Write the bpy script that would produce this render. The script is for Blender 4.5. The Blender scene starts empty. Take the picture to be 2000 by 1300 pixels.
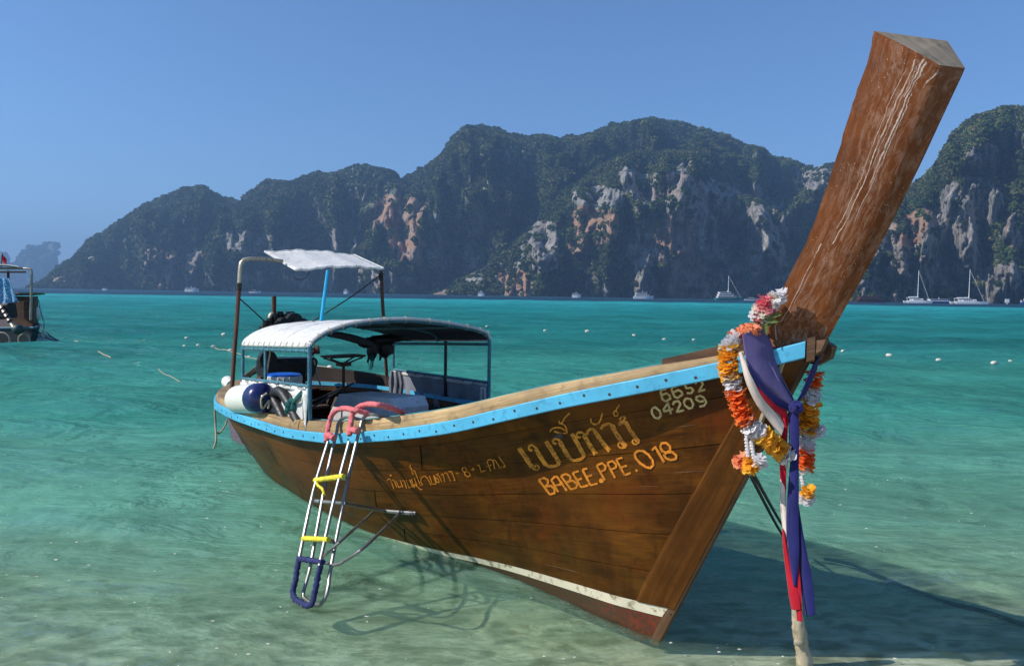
import bpy, bmesh, math, random
import numpy as np
from mathutils import Vector, Matrix
from mathutils.bvhtree import BVHTree

scene = bpy.context.scene
COL = scene.collection
random.seed(7)
rng = np.random.default_rng(7)

# ------------------------------------------------------------------ camera, sky, sun, exposure
FPX = 1444.0                       # focal length in pixels of the 2000 x 1300 photograph
CAM_H = 2.1
ROLL = math.atan((592 - 562) / 2000)
PITCH = math.atan((650 - 575) / FPX)
cam_data = bpy.data.cameras.new('camera')
cam_data.sensor_fit = 'HORIZONTAL'
cam_data.sensor_width = 36.0
cam_data.lens = FPX / 2000 * 36.0
cam_data.clip_start = 0.05
cam_data.clip_end = 30000
cam = bpy.data.objects.new('camera', cam_data)
COL.objects.link(cam)
FW = Vector((0, math.cos(PITCH), -math.sin(PITCH)))
UP0 = Vector((0, math.sin(PITCH), math.cos(PITCH)))
RT0 = Vector((1, 0, 0))
RT = RT0 * math.cos(ROLL) + UP0 * math.sin(ROLL)
UP = UP0 * math.cos(ROLL) - RT0 * math.sin(ROLL)
cam.matrix_world = Matrix(((RT.x, UP.x, -FW.x, 0), (RT.y, UP.y, -FW.y, 0), (RT.z, UP.z, -FW.z, CAM_H), (0, 0, 0, 1)))
scene.camera = cam

SUN_TO = Vector((-1.22, -0.34, 1.0)).normalized()      # towards the sun
sun_el = math.asin(SUN_TO.z)
sun_az = math.atan2(SUN_TO.x, SUN_TO.y)
world = bpy.data.worlds.new('World')
scene.world = world
world.use_nodes = True
wn = world.node_tree
wn.nodes.clear()
sky = wn.nodes.new('ShaderNodeTexSky')
sky.sky_type = 'NISHITA'
sky.sun_disc = False
sky.sun_elevation = sun_el
sky.sun_rotation = sun_az
sky.altitude = 0
sky.air_density = 1.0
sky.dust_density = 0.0
sky.ozone_density = 9.0
bg = wn.nodes.new('ShaderNodeBackground')
bg.inputs['Strength'].default_value = 0.12
wo = wn.nodes.new('ShaderNodeOutputWorld')
wn.links.new(sky.outputs[0], bg.inputs[0])
wn.links.new(bg.outputs[0], wo.inputs[0])

sd = bpy.data.lights.new('sun', 'SUN')
sd.energy = 4.8
sd.angle = math.radians(0.5)
sd.color = (1.0, 0.95, 0.87)
sun = bpy.data.objects.new('sun', sd)
sun.rotation_euler = (-SUN_TO).to_track_quat('-Z', 'Y').to_euler()
COL.objects.link(sun)

scene.view_settings.view_transform = 'Standard'
scene.view_settings.look = 'None'
scene.view_settings.exposure = 0.28
scene.view_settings.gamma = 1.0
scene.view_settings.use_curve_mapping = False
scene.render.engine = 'CYCLES'
scene.cycles.max_bounces = 8
scene.cycles.transparent_max_bounces = 16
scene.cycles.caustics_reflective = False
scene.cycles.caustics_refractive = False
scene.cycles.use_denoising = True

# ------------------------------------------------------------------ where things stand
CAMP = Vector((0, 0, CAM_H))
def ray(px, py):
    return (FW * FPX + RT * (px - 1000) - UP * (py - 650)).normalized()
def Pz(px, py, z=0.0):                       # point at height z
    d = ray(px, py); return CAMP + d * ((z - CAMP.z) / d.z)
def Pd(px, py, dist):                        # point at ground distance y
    d = ray(px, py); return CAMP + d * (dist / d.y)
def on_plane(px, py, p0, n):
    d = ray(px, py); return CAMP + d * ((p0 - CAMP).dot(n) / d.dot(n))
F = Vector((0.94571, 4.46836, 0.0))          # foot of the stem
HD = Vector((0.6666, -0.74541, 0.0)).normalized()   # the way the boat heads
ST = Vector((HD.y, -HD.x, 0.0))              # its starboard side
def W3(s, b, z): return F - HD * s + ST * b + Vector((0, 0, z))
def sbz(p):
    q = p - F; return (-(q.dot(HD)), q.dot(ST), q.z)
def Pb(px, py, b): return on_plane(px, py, F + ST * b, ST)
def Ps(px, py, s): return on_plane(px, py, F - HD * s, HD)

# ------------------------------------------------------------------ noise
def _h(ix, iy, iz):
    n = (ix.astype(np.int64) * 374761393 + iy.astype(np.int64) * 668265263 + iz.astype(np.int64) * 2147483647 % 1000003) & 0x7fffffff
    n = ((n ^ (n >> 13)) * 1274126177) & 0x7fffffff
    n = ((n ^ (n >> 16)) * 668265263) & 0x7fffffff
    return ((n ^ (n >> 15)) & 0xffff) / 32767.5 - 1.0
def vnoise(x, y, z=None):
    x = np.asarray(x, float); y = np.asarray(y, float)
    z = np.zeros_like(x) if z is None else np.asarray(z, float) + 0 * x
    ix, iy, iz = np.floor(x), np.floor(y), np.floor(z)
    fx, fy, fz = x - ix, y - iy, z - iz
    fx, fy, fz = [t * t * t * (t * (t * 6 - 15) + 10) for t in (fx, fy, fz)]
    r = 0
    for a in (0, 1):
        for b in (0, 1):
            for c in (0, 1):
                w = (fx if a else 1 - fx) * (fy if b else 1 - fy) * (fz if c else 1 - fz)
                r = r + w * _h(ix + a, iy + b, iz + c)
    return r
def fbm(x, y, z=None, o=5, g=0.5):
    r = 0; a = 1.0; k = 1.0
    for i in range(o):
        r = r + a * vnoise(x * k + 17.3 * i, y * k - 9.1 * i, None if z is None else z * k + 3.7 * i)
        a *= g; k *= 2.03
    return r

# ------------------------------------------------------------------ mesh helpers
class MB:
    """Collects shapes and links them as ONE mesh object."""
    def __init__(s): s.v = []; s.f = []; s.uv = []; s.mi = []; s.m = 0
    def add(s, vs, fs, uvs=None):
        o = len(s.v); s.v += [tuple(v) for v in vs]
        for k, f in enumerate(fs):
            s.f.append(tuple(i + o for i in f)); s.mi.append(s.m)
            s.uv.append([uvs[i] for i in f] if uvs is not None else None)
        return s
    def bar(s, a, b, w, h, up=Vector((0, 0, 1)), ends=(1, 1), bev=0.12):
        a, b = Vector(a), Vector(b); d = (b - a); L = d.length
        if L < 1e-7: return s
        d /= L
        x = d.cross(up)
        if x.length < 1e-4: x = d.cross(Vector((1, 0, 0)))
        x.normalize(); y = x.cross(d)
        prof = []
        c = min(w, h) * bev
        for sx, sy in ((-1, -1), (1, -1), (1, 1), (-1, 1)):
            p1 = (sx * (w / 2 - c), sy * h / 2); p2 = (sx * w / 2, sy * (h / 2 - c))
            prof += [p1, p2] if (sx * sy < 0) else [p2, p1]
        n = len(prof); vs = []; uv = []
        for k, (t, sc) in enumerate(((0, ends[0]), (L, ends[1]))):
            for i, (px, py) in enumerate(prof):
                vs.append(a + d * t + x * px * sc + y * py * sc); uv.append((t, (px + py)))
        fs = [(i, (i + 1) % n, n + (i + 1) % n, n + i) for i in range(n)] + [tuple(range(n - 1, -1, -1)), tuple(range(n, 2 * n))]
        return s.add(vs, fs, uv)
    def tube(s, pts, r, n=8, cap=True, closed=False):
        pts = [Vector(p) for p in pts]; m = len(pts)
        rs = r if hasattr(r, '__len__') else [r] * m
        vs = []; uv = []; L = 0; ref = None
        for i, p in enumerate(pts):
            if closed: t = pts[(i + 1) % m] - pts[i - 1]
            else: t = pts[min(i + 1, m - 1)] - pts[max(i - 1, 0)]
            t.normalize()
            if ref is None:
                ref = t.orthogonal().normalized()
            ref = (ref - t * ref.dot(t))
            if ref.length < 1e-5: ref = t.orthogonal()
            ref.normalize(); q = t.cross(ref)
            if i: L += (p - pts[i - 1]).length
            for k in range(n):
                an = 2 * math.pi * k / n
                vs.append(p + (ref * math.cos(an) + q * math.sin(an)) * rs[i]); uv.append((L, rs[i] * an))
        fs = []
        for i in range(m if closed else m - 1):
            j = (i + 1) % m
            for k in range(n):
                fs.append((i * n + k, i * n + (k + 1) % n, j * n + (k + 1) % n, j * n + k))
        if cap and not closed:
            fs += [tuple(range(n - 1, -1, -1)), tuple(range((m - 1) * n, m * n))]
        return s.add(vs, fs, uv)
    def grid(s, P, uv=None, flip=False):
        n, m = len(P), len(P[0]); vs = [P[i][j] for i in range(n) for j in range(m)]
        u = [uv[i][j] for i in range(n) for j in range(m)] if uv is not None else None
        fs = []
        for i in range(n - 1):
            for j in range(m - 1):
                q = (i * m + j, i * m + j + 1, (i + 1) * m + j + 1, (i + 1) * m + j)
                fs.append(q[::-1] if flip else q)
        return s.add(vs, fs, u)
    def poly(s, pts, thick):                 # a flat outline given thickness along the vector thick
        n = len(pts); vs = [Vector(p) for p in pts] + [Vector(p) + thick for p in pts]
        fs = [tuple(range(n - 1, -1, -1)), tuple(range(n, 2 * n))] + [(i, (i + 1) % n, n + (i + 1) % n, n + i) for i in range(n)]
        return s.add(vs, fs, [(v.x + v.y, v.z) for v in vs])
    def ball(s, c, r, nu=12, nv=8, sc=(1, 1, 1), jit=0.0, ax=None):
        vs = []; fs = []
        c = Vector(c)
        M = ax.to_track_quat('Z', 'Y').to_matrix() if ax is not None else Matrix.Identity(3)
        for j in range(nv + 1):
            th = math.pi * j / nv
            for i in range(nu):
                ph = 2 * math.pi * i / nu
                k = 1 + jit * (random.random() - .5)
                vs.append(c + M @ Vector((math.sin(th) * math.cos(ph) * r * sc[0] * k, math.sin(th) * math.sin(ph) * r * sc[1] * k, math.cos(th) * r * sc[2] * k)))
        for j in range(nv):
            for i in range(nu):
                fs.append((j * nu + i, (j + 1) * nu + i, (j + 1) * nu + (i + 1) % nu, j * nu + (i + 1) % nu))
        return s.add(vs, fs, [(v.x, v.z) for v in vs])
    def cyl(s, a, b, r, n=16, r2=None):
        return s.tube([a, b], [r, r if r2 is None else r2], n)

def top_loc(o):
    while o.parent is not None: o = o.parent
    return o.location.copy()
def obj(name, mb, mat, parent=None, smooth=True, label=None, angle=40, loc=None):
    me = bpy.data.meshes.new(name)
    L = top_loc(parent) if parent is not None else (loc if loc is not None else Vector((0, 0, 0)))
    me.from_pydata([(v[0] - L[0], v[1] - L[1], v[2] - L[2]) for v in mb.v], [], mb.f)
    if any(u is not None for u in mb.uv):
        lay = me.uv_layers.new(name='UVMap')
        flat = []
        for f, u in zip(mb.f, mb.uv):
            flat += [c for q in (u if u is not None else [(0, 0)] * len(f)) for c in q]
        lay.data.foreach_set('uv', flat)
    mats = mat if isinstance(mat, (list, tuple)) else [mat]
    for m in mats: me.materials.append(m)
    if len(mats) > 1: me.polygons.foreach_set('material_index', mb.mi)
    me.update(calc_edges=True)
    if smooth:
        me.polygons.foreach_set('use_smooth', [True] * len(me.polygons))
        try: me.set_sharp_from_angle(angle=math.radians(angle))
        except Exception: pass
    me.update()
    o = bpy.data.objects.new(name, me); COL.objects.link(o)
    if parent is not None: o.parent = parent
    elif loc is not None: o.location = loc
    if label: o['label'] = label
    return o
def thing(name, label, cat, loc, group=None):
    o = bpy.data.objects.new(name, None); COL.objects.link(o)
    o.location = loc; o.empty_display_size = .1
    o['label'] = label; o['category'] = cat
    if group: o['group'] = group
    return o
def tag(o, label, cat, group=None):
    o['label'] = label; o['category'] = cat
    if group: o['group'] = group
    return o
def kind(o, k): o['kind'] = k; return o
def catmull(pts, n):
    pts = [Vector(p) for p in pts]; out = []
    m = len(pts)
    for i in range(m - 1):
        p0, p1, p2, p3 = pts[max(i - 1, 0)], pts[i], pts[i + 1], pts[min(i + 2, m - 1)]
        for k in range(n):
            t = k / n
            out.append(.5 * ((2 * p1) + (-p0 + p2) * t + (2 * p0 - 5 * p1 + 4 * p2 - p3) * t * t + (-p0 + 3 * p1 - 3 * p2 + p3) * t ** 3))
    out.append(pts[-1]); return out
def solid(o, t, offset=-1):
    m = o.modifiers.new('thickness', 'SOLIDIFY'); m.thickness = t; m.offset = offset; return o

# ------------------------------------------------------------------ materials
def mat(name):
    m = bpy.data.materials.new(name); m.use_nodes = True
    nt = m.node_tree; b = nt.nodes['Principled BSDF']
    return m, nt, b
def nd(nt, t, **k):
    n = nt.nodes.new(t)
    for a, v in k.items():
        if hasattr(n, a) and a not in ('inputs',): setattr(n, a, v)
    return n
def lk(nt, a, b): nt.links.new(a, b)
def mathn(nt, op, a, b=None, clamp=False):
    n = nt.nodes.new('ShaderNodeMath'); n.operation = op; n.use_clamp = clamp
    for i, v in enumerate((a, b)):
        if v is None: continue
        if isinstance(v, (int, float)): n.inputs[i].default_value = v
        else: nt.links.new(v, n.inputs[i])
    return n.outputs[0]
def noise(nt, vec, scale, detail=4, rough=.55, dist=0.0):
    n = nt.nodes.new('ShaderNodeTexNoise'); n.inputs['Scale'].default_value = scale
    n.inputs['Detail'].default_value = detail; n.inputs['Roughness'].default_value = rough; n.inputs['Distortion'].default_value = dist
    if vec is not None: nt.links.new(vec, n.inputs['Vector'])
    return n.outputs['Fac']
def ramp(nt, fac, stops):
    n = nt.nodes.new('ShaderNodeValToRGB'); r = n.color_ramp
    while len(r.elements) < len(stops): r.elements.new(.5)
    for e, (p, c) in zip(r.elements, stops):
        e.position = p; e.color = (c[0], c[1], c[2], 1) if hasattr(c, '__len__') else (c, c, c, 1)
    nt.links.new(fac, n.inputs[0]); return n.outputs[0]
def mixc(nt, fac, a, b, blend='MIX'):
    n = nt.nodes.new('ShaderNodeMix'); n.data_type = 'RGBA'; n.blend_type = blend
    if isinstance(fac, (int, float)): n.inputs[0].default_value = fac
    else: nt.links.new(fac, n.inputs[0])
    for i, v in ((6, a), (7, b)):
        if hasattr(v, '__len__'): n.inputs[i].default_value = (*v[:3], 1)
        else: nt.links.new(v, n.inputs[i])
    return n.outputs[2]
def mapping(nt, out, scale=(1, 1, 1), loc=(0, 0, 0), rot=(0, 0, 0)):
    n = nt.nodes.new('ShaderNodeMapping'); n.inputs['Scale'].default_value = scale; n.inputs['Location'].default_value = loc
    n.inputs['Rotation'].default_value = rot
    nt.links.new(out, n.inputs['Vector']); return n.outputs[0]
def coords(nt, which='Object'):
    n = nt.nodes.new('ShaderNodeTexCoord'); return n.outputs[which]
def bump(nt, b, h, strength=.3, dist=.01):
    n = nt.nodes.new('ShaderNodeBump'); n.inputs['Strength'].default_value = strength; n.inputs['Distance'].default_value = dist
    nt.links.new(h, n.inputs['Height']); nt.links.new(n.outputs[0], b.inputs['Normal']); return n

def worn(name, col, rough=.5, metal=0.0, var=.25, scale=6, bumps=.15, dirt=None, dirt_amt=.4, spec=.5, coat=0):
    """plain painted, plastic, cloth or metal surface with uneven tone and wear"""
    m, nt, b = mat(name); c = coords(nt)
    n1 = noise(nt, c, scale, 5, .6); n2 = noise(nt, c, scale * 7, 4, .6)
    dk = tuple(x * (1 - var) for x in col); lt = tuple(min(1, x * (1 + var * .6)) for x in col)
    colr = ramp(nt, n1, [(.3, dk), (.7, lt)])
    if dirt is not None:
        colr = mixc(nt, ramp(nt, n2, [(1 - dirt_amt - .12, 0), (1 - dirt_amt + .05, 1)]), colr, dirt)
    lk(nt, colr, b.inputs['Base Color'])
    lk(nt, ramp(nt, n2, [(.3, max(rough - .1, .03)), (.7, min(rough + .12, 1))]), b.inputs['Roughness'])
    b.inputs['Metallic'].default_value = metal; b.inputs['Specular IOR Level'].default_value = spec
    b.inputs['Coat Weight'].default_value = coat
    bump(nt, b, n2, bumps, .004)
    return m

def wood(name, cd, cl, grain=1.0, rough=.5, stain=None, stain_amt=.3, lime=0.0, coat=0.0, algae=None, spec=.4, red=None):
    """sawn timber; UV u runs along the grain in metres, v across"""
    m, nt, b = mat(name); uv = coords(nt, 'UV'); ob = coords(nt)
    oi = nt.nodes.new('ShaderNodeObjectInfo')
    off = nt.nodes.new('ShaderNodeCombineXYZ'); lk(nt, mathn(nt, 'MULTIPLY', oi.outputs['Random'], 37.0), off.inputs[0]); lk(nt, mathn(nt, 'MULTIPLY', oi.outputs['Random'], 11.0), off.inputs[1])
    va = nt.nodes.new('ShaderNodeVectorMath'); va.operation = 'ADD'; lk(nt, uv, va.inputs[0]); lk(nt, off.outputs[0], va.inputs[1])
    u = va.outputs[0]
    g1 = noise(nt, mapping(nt, u, (1.6, 34 * grain, 1)), 1.0, 6, .62, .6)
    g2 = noise(nt, mapping(nt, u, (5, 160 * grain, 1)), 1.0, 3, .6)
    big = noise(nt, ob, 1.6, 4, .6)
    g = mathn(nt, 'ADD', mathn(nt, 'MULTIPLY', g1, .62), mathn(nt, 'MULTIPLY', g2, .38))
    c = ramp(nt, g, [(.34, cd), (.5, tuple((a + d) / 2 for a, d in zip(cd, cl))), (.66, cl)])
    tone = ramp(nt, oi.outputs['Random'], [(0, .78), (1, 1.12)])
    c = mixc(nt, 1.0, c, tone, 'MULTIPLY')
    c = mixc(nt, ramp(nt, big, [(.38, .55), (.62, 0.0)]), c, tuple(x * .45 for x in cd))
    if red is not None:
        c = mixc(nt, mathn(nt, 'MULTIPLY', ramp(nt, noise(nt, ob, 2.3, 3, .6), [(.5, 0), (.68, 1)]), .7), c, red)
    if stain is not None:
        sn = noise(nt, ob, 9, 6, .68, .4)
        c = mixc(nt, mathn(nt, 'MULTIPLY', ramp(nt, sn, [(.52, 0), (.66, 1)]), stain_amt), c, stain)
    if algae is not None:                     # grown from the waterline up
        geo = nt.nodes.new('ShaderNodeNewGeometry'); sx = nt.nodes.new('ShaderNodeSeparateXYZ'); lk(nt, geo.outputs['Position'], sx.inputs[0])
        hgt = nt.nodes.new('ShaderNodeMapRange'); hgt.inputs[1].default_value = .7; hgt.inputs[2].default_value = .02; lk(nt, sx.outputs[2], hgt.inputs[0])
        an = noise(nt, ob, 3.0, 6, .65)
        af = mathn(nt, 'MULTIPLY', hgt.outputs[0], ramp(nt, an, [(.4, .1), (.6, 1)]), True)
        c = mixc(nt, mathn(nt, 'MULTIPLY', af, .8), c, algae)
    if algae is not None:
        rn = noise(nt, mapping(nt, ob, (5, 5, .55)), 1.0, 6, .7)
        c = mixc(nt, ramp(nt, rn, [(.50, 0), (.66, .55)]), c, tuple(x * .5 for x in cd))
        rn2 = noise(nt, mapping(nt, ob, (1.3, 1.3, 1.6), (4, 2, 1)), 1.0, 5, .6)
        c = mixc(nt, ramp(nt, rn2, [(.50, 0), (.66, .4)]), c, (.19, .062, .007))
    # scratches
    sc = noise(nt, mapping(nt, u, (1.3, 210, 1), (3, 5, 0), (0, 0, .03)), 1.0, 2, .5)
    c = mixc(nt, mathn(nt, 'MULTIPLY', ramp(nt, sc, [(.735, 0), (.76, 1)]), .4), c, (.45, .38, .28))
    lk(nt, c, b.inputs['Base Color'])
    lk(nt, ramp(nt, g1, [(.3, max(.05, rough - .12)), (.7, rough + .12)]), b.inputs['Roughness'])
    b.inputs['Specular IOR Level'].default_value = spec
    b.inputs['Coat Weight'].default_value = coat; b.inputs['Coat Roughness'].default_value = .22
    bump(nt, b, g, .5, .0035)
    return m

M = {}
M['hull'] = wood('varnished_hull_wood', (.048, .014, .0012), (.205, .068, .004), .5, .46, stain=(.028, .010, .001), stain_amt=.6, coat=.03, spec=.18, algae=(.040, .042, .006), red=(.15, .030, .003))
M['hulldark'] = worn('dark_old_hull', (.02, .03, .03), .5, var=.4, scale=3)
M['stem'] = wood('stem_board_wood', (.085, .027, .003), (.215, .076, .009), .5, .45, stain=(.06, .02, .003), stain_amt=.5, coat=.03, spec=.2)
M['bottom'] = worn('red_antifouling_bottom', (.20, .030, .010), .6, var=.5, scale=5, dirt=(.05, .03, .012), dirt_amt=.42)
_nt = M['bottom'].node_tree; _b = _nt.nodes['Principled BSDF']; _src = _b.inputs['Base Color'].links[0].from_socket
_sp = _nt.nodes.new('ShaderNodeSeparateXYZ'); _nt.links.new(coords(_nt, 'UV'), _sp.inputs[0])
_wear = mathn(_nt, 'ADD', mathn(_nt, 'MULTIPLY', _sp.outputs[0], .8), mathn(_nt, 'MULTIPLY', noise(_nt, coords(_nt), 3.5, 5, .65), .9))
_nt.links.new(mixc(_nt, ramp(_nt, _wear, [(.50, 0), (1.0, 1)]), _src, (.060, .032, .012)), _b.inputs['Base Color'])
M['boot'] = worn('cream_waterline_paint', (.80, .71, .52), .55, var=.15, scale=2.6, dirt=(.17, .13, .05), dirt_amt=.36)
M['rail'] = worn('sky_blue_rail_paint', (.085, .45, .68), .5, var=.22, scale=3, dirt=(.045, .29, .45), dirt_amt=.34, bumps=.4)
M['teal'] = worn('teal_edge_paint', (.05, .30, .34), .5, var=.3, dirt=(.25, .32, .3), dirt_amt=.35)
M['tan'] = wood('sunbleached_coaming_wood', (.26, .15, .055), (.66, .46, .22), 1.1, .6, stain=(.10, .05, .02), stain_amt=.55)
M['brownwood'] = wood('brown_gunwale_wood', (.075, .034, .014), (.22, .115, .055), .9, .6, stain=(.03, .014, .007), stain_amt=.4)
M['deck'] = wood('weathered_deck_wood', (.07, .042, .03), (.17, .115, .085), .9, .65, stain=(.03, .02, .015), stain_amt=.5)
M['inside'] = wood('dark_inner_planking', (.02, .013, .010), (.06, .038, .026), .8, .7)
M['nail'] = worn('rusty_nail', (.05, .03, .02), .7)
M['steel'] = worn('stainless_tube', (.30, .295, .28), .42, metal=.75, var=.15, scale=3, bumps=.0, dirt=(.20, .15, .11), dirt_amt=.2)
M['rust'] = worn('rusted_pipe', (.11, .045, .028), .75, metal=.2, var=.4, scale=12, dirt=(.2, .14, .1), dirt_amt=.28)
M['palepipe'] = worn('galvanised_pipe', (.42, .38, .30), .5, metal=.6, var=.2, dirt=(.16, .08, .04), dirt_amt=.35)
M['tealpipe'] = worn('teal_painted_pipe', (.035, .17, .23), .45, var=.35, scale=14, dirt=(.25, .38, .42), dirt_amt=.34)
M['bluepipe'] = worn('bright_blue_pipe', (.02, .38, .62), .4, var=.1)
M['canvas'] = worn('white_canvas', (.70, .69, .66), .8, var=.10, scale=3, dirt=(.50, .47, .41), dirt_amt=.36, bumps=.2, spec=.2)
M['liner'] = worn('grey_canvas_lining', (.055, .065, .085), .85, var=.2, spec=.2)
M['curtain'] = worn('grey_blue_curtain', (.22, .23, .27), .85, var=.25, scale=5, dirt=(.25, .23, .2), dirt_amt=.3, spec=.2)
M['curtainpale'] = worn('pale_curtain_hem', (.55, .54, .52), .85, var=.12, spec=.2)
M['black'] = worn('black_greasy_metal', (.012, .012, .013), .45, metal=.3, var=.4, dirt=(.05, .035, .025), dirt_amt=.3)
M['rubber'] = worn('black_rubber', (.018, .018, .019), .5, var=.3)
M['navyplastic'] = worn('navy_vinyl', (.012, .018, .10), .25, var=.1, spec=.6)
M['whiteplastic'] = worn('white_vinyl', (.80, .79, .70), .35, var=.06, dirt=(.5, .48, .33), dirt_amt=.3)
M['lidblue'] = worn('blue_plastic_lid', (.01, .13, .62), .35, var=.08)
M['greybox'] = worn('grey_foam_block', (.58, .57, .56), .8, var=.2, scale=5, dirt=(.2, .2, .19), dirt_amt=.3)
M['pink'] = worn('faded_pink_binding', (.72, .16, .17), .85, var=.25, scale=30, bumps=.6, dirt=(.6, .35, .33), dirt_amt=.32)
M['yellow'] = worn('yellow_cord_binding', (.80, .68, .05), .8, var=.2, scale=40, bumps=.6)
M['navycloth'] = worn('navy_cloth_binding', (.022, .03, .12), .85, var=.3, scale=30, bumps=.6)
M['rope'] = worn('pale_rope', (.45, .38, .26), .85, var=.25, scale=40, bumps=.6)
M['darkrope'] = worn('dark_wet_rope', (.035, .032, .026), .7, var=.3, scale=40, bumps=.6)
M['greenrope'] = worn('teal_green_rope', (.01, .12, .11), .8, var=.35, scale=40, bumps=.6)
M['purplepaint'] = worn('faded_purple_paint', (.15, .11, .14), .65, var=.25, dirt=(.07, .04, .04), dirt_amt=.4)
M['fbuoy'] = worn('white_float', (.74, .70, .60), .6, var=.12, dirt=(.35, .3, .2), dirt_amt=.4)
M['gold'] = worn('gold_lettering_paint', (.84, .29, .022), .5, var=.5, scale=9, dirt=(.17, .06, .014), dirt_amt=.40)
M['orange'] = worn('orange_lettering_paint', (.80, .26, .02), .5, var=.35, scale=9, dirt=(.22, .07, .014), dirt_amt=.36)
M['pale'] = worn('pale_yellow_lettering_paint', (.62, .47, .20), .5, var=.3, scale=9, dirt=(.16, .09, .03), dirt_amt=.34)
M['driftwood'] = wood('bleached_driftwood', (.40, .31, .19), (.74, .64, .46), .4, .7, stain=(.16, .11, .06), stain_amt=.5)
def cloth(name, c, sss=0.0):
    m, nt, b = mat(name); cc = coords(nt)
    n = noise(nt, cc, 5, 4); wv = noise(nt, mapping(nt, coords(nt, 'UV'), (300, 300, 1)), 1, 2)
    lk(nt, ramp(nt, n, [(.3, tuple(x * .75 for x in c)), (.7, tuple(min(1, x * 1.15) for x in c))]), b.inputs['Base Color'])
    b.inputs['Roughness'].default_value = .85; b.inputs['Sheen Weight'].default_value = .12
    b.inputs['Specular IOR Level'].default_value = .1
    bump(nt, b, mathn(nt, 'ADD', mathn(nt, 'MULTIPLY', wv, .15), noise(nt, mapping(nt, cc, (14, 14, 3)), 1.0, 5, .6)), .6, .012); return m
M['navysash'] = cloth('navy_satin', (.020, .022, .125))
M['violetsash'] = cloth('sunfaded_violet_satin', (.13, .105, .25))
M['redsash'] = cloth('red_cloth', (.48, .012, .028))
M['whitesash'] = cloth('offwhite_cloth', (.72, .62, .55))
def petal(name, c1, c2):
    m, nt, b = mat(name); g = nt.nodes.new('ShaderNodeNewGeometry')
    lk(nt, ramp(nt, g.outputs['Random Per Island'], [(0, c1), (1, c2)]), b.inputs['Base Color'])
    b.inputs['Roughness'].default_value = .7; b.inputs['Specular IOR Level'].default_value = .2
    tr = nt.nodes.new('ShaderNodeBsdfTranslucent'); lk(nt, ramp(nt, g.outputs['Random Per Island'], [(0, c1), (1, c2)]), tr.inputs[0])
    mx = nt.nodes.new('ShaderNodeMixShader'); mx.inputs[0].default_value = .45
    lk(nt, b.outputs[0], mx.inputs[1]); lk(nt, tr.outputs[0], mx.inputs[2])
    lk(nt, mx.outputs[0], nt.nodes['Material Output'].inputs[0]); return m
M['p_yellow'] = petal('yellow_orange_petals', (.90, .42, .02), (1.0, .62, .08))
M['p_orange'] = petal('red_orange_petals', (.88, .17, .03), (1.0, .30, .07))
M['p_peach'] = petal('peach_petals', (.88, .28, .12), (.95, .45, .25))
M['p_white'] = petal('white_petals', (.74, .72, .74), (.90, .88, .88))
M['p_pink'] = petal('pink_petals', (.75, .10, .16), (.9, .4, .42))
M['p_cream'] = petal('cream_petals', (.80, .72, .60), (.92, .85, .78))
M['p_green'] = petal('green_leaves', (.10, .16, .04), (.28, .32, .12))

# ================================================================== SETTING
def seabed_z(x, y):
    y = np.asarray(y, float); x = np.asarray(x, float)
    yy = y - .10 * np.clip(x, -40, 40) * np.clip(y / 10, 0, 1)
    z = np.interp(yy, [-60, 0, 2.5, 3.6, 5.0, 7.5, 11, 20, 45, 110, 260, 420, 9500],
                      [1.2, .10, -.045, -.085, -.14, -.38, -.75, -1.35, -2.2, -3.6, -6, -22, -40])
    amp = np.interp(y, [0, 3, 8, 30], [.004, .012, .05, .15])
    return z + amp * fbm(x * .55, y * .9, o=4)

def fan_grid(rows, na, amax):
    a = np.linspace(-1, 1, na); a = np.tan(np.radians(amax)) * (a * .55 + .45 * a ** 3)
    Y, A = np.meshgrid(rows, a, indexing='ij'); return A * (Y + 1.5), Y
def np_mesh(name, X, Y, Z, attrs=None, smooth=True, flip=False):
    n, m = X.shape
    me = bpy.data.meshes.new(name)
    co = np.stack([X, Y, Z], -1).reshape(-1, 3).astype(np.float32)
    idx = np.arange(n * m).reshape(n, m)
    q = np.stack([idx[:-1, :-1], idx[:-1, 1:], idx[1:, 1:], idx[1:, :-1]], -1).reshape(-1, 4)
    if flip: q = q[:, ::-1]
    me.vertices.add(len(co)); me.vertices.foreach_set('co', co.ravel())
    me.loops.add(q.size); me.loops.foreach_set('vertex_index', q.ravel().astype(np.int32))
    me.polygons.add(len(q)); me.polygons.foreach_set('loop_start', np.arange(0, q.size, 4, dtype=np.int32))
    me.polygons.foreach_set('loop_total', np.full(len(q), 4, dtype=np.int32))
    me.update(calc_edges=True)
    if smooth: me.polygons.foreach_set('use_smooth', np.ones(len(q), bool))
    for k, v in (attrs or {}).items():
        at = me.attributes.new(k, 'FLOAT', 'POINT'); at.data.foreach_set('value', v.ravel().astype(np.float32))
    o = bpy.data.objects.new(name, me); COL.objects.link(o); return o

# ---- sand under the water
rowsS = np.concatenate([[-30, -10, -3], 1.2 + np.geomspace(.05, 9300, 380)])
aS = np.linspace(-1, 1, 300); aS = 2.3 * (aS * .5 + .5 * aS ** 3)
YS, AS = np.meshgrid(rowsS, aS, indexing='ij'); XS = AS * (np.abs(YS) + 4.0)
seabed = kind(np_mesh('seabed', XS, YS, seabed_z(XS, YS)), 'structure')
m, nt, b = mat('wet_sand'); c = coords(nt)
n1 = noise(nt, c, .7, 5, .6, .5); n2 = noise(nt, mapping(nt, c, (1, 2.2, 1)), 3.2, 5, .65, 1.2); n3 = noise(nt, c, 60, 3)
cc = ramp(nt, n1, [(.3, (.52, .48, .33)), (.7, (.76, .71, .54))])
caustic_net = nt.nodes.new('ShaderNodeTexVoronoi'); caustic_net.feature = 'SMOOTH_F1'; caustic_net.inputs['Scale'].default_value = 3.6
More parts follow.
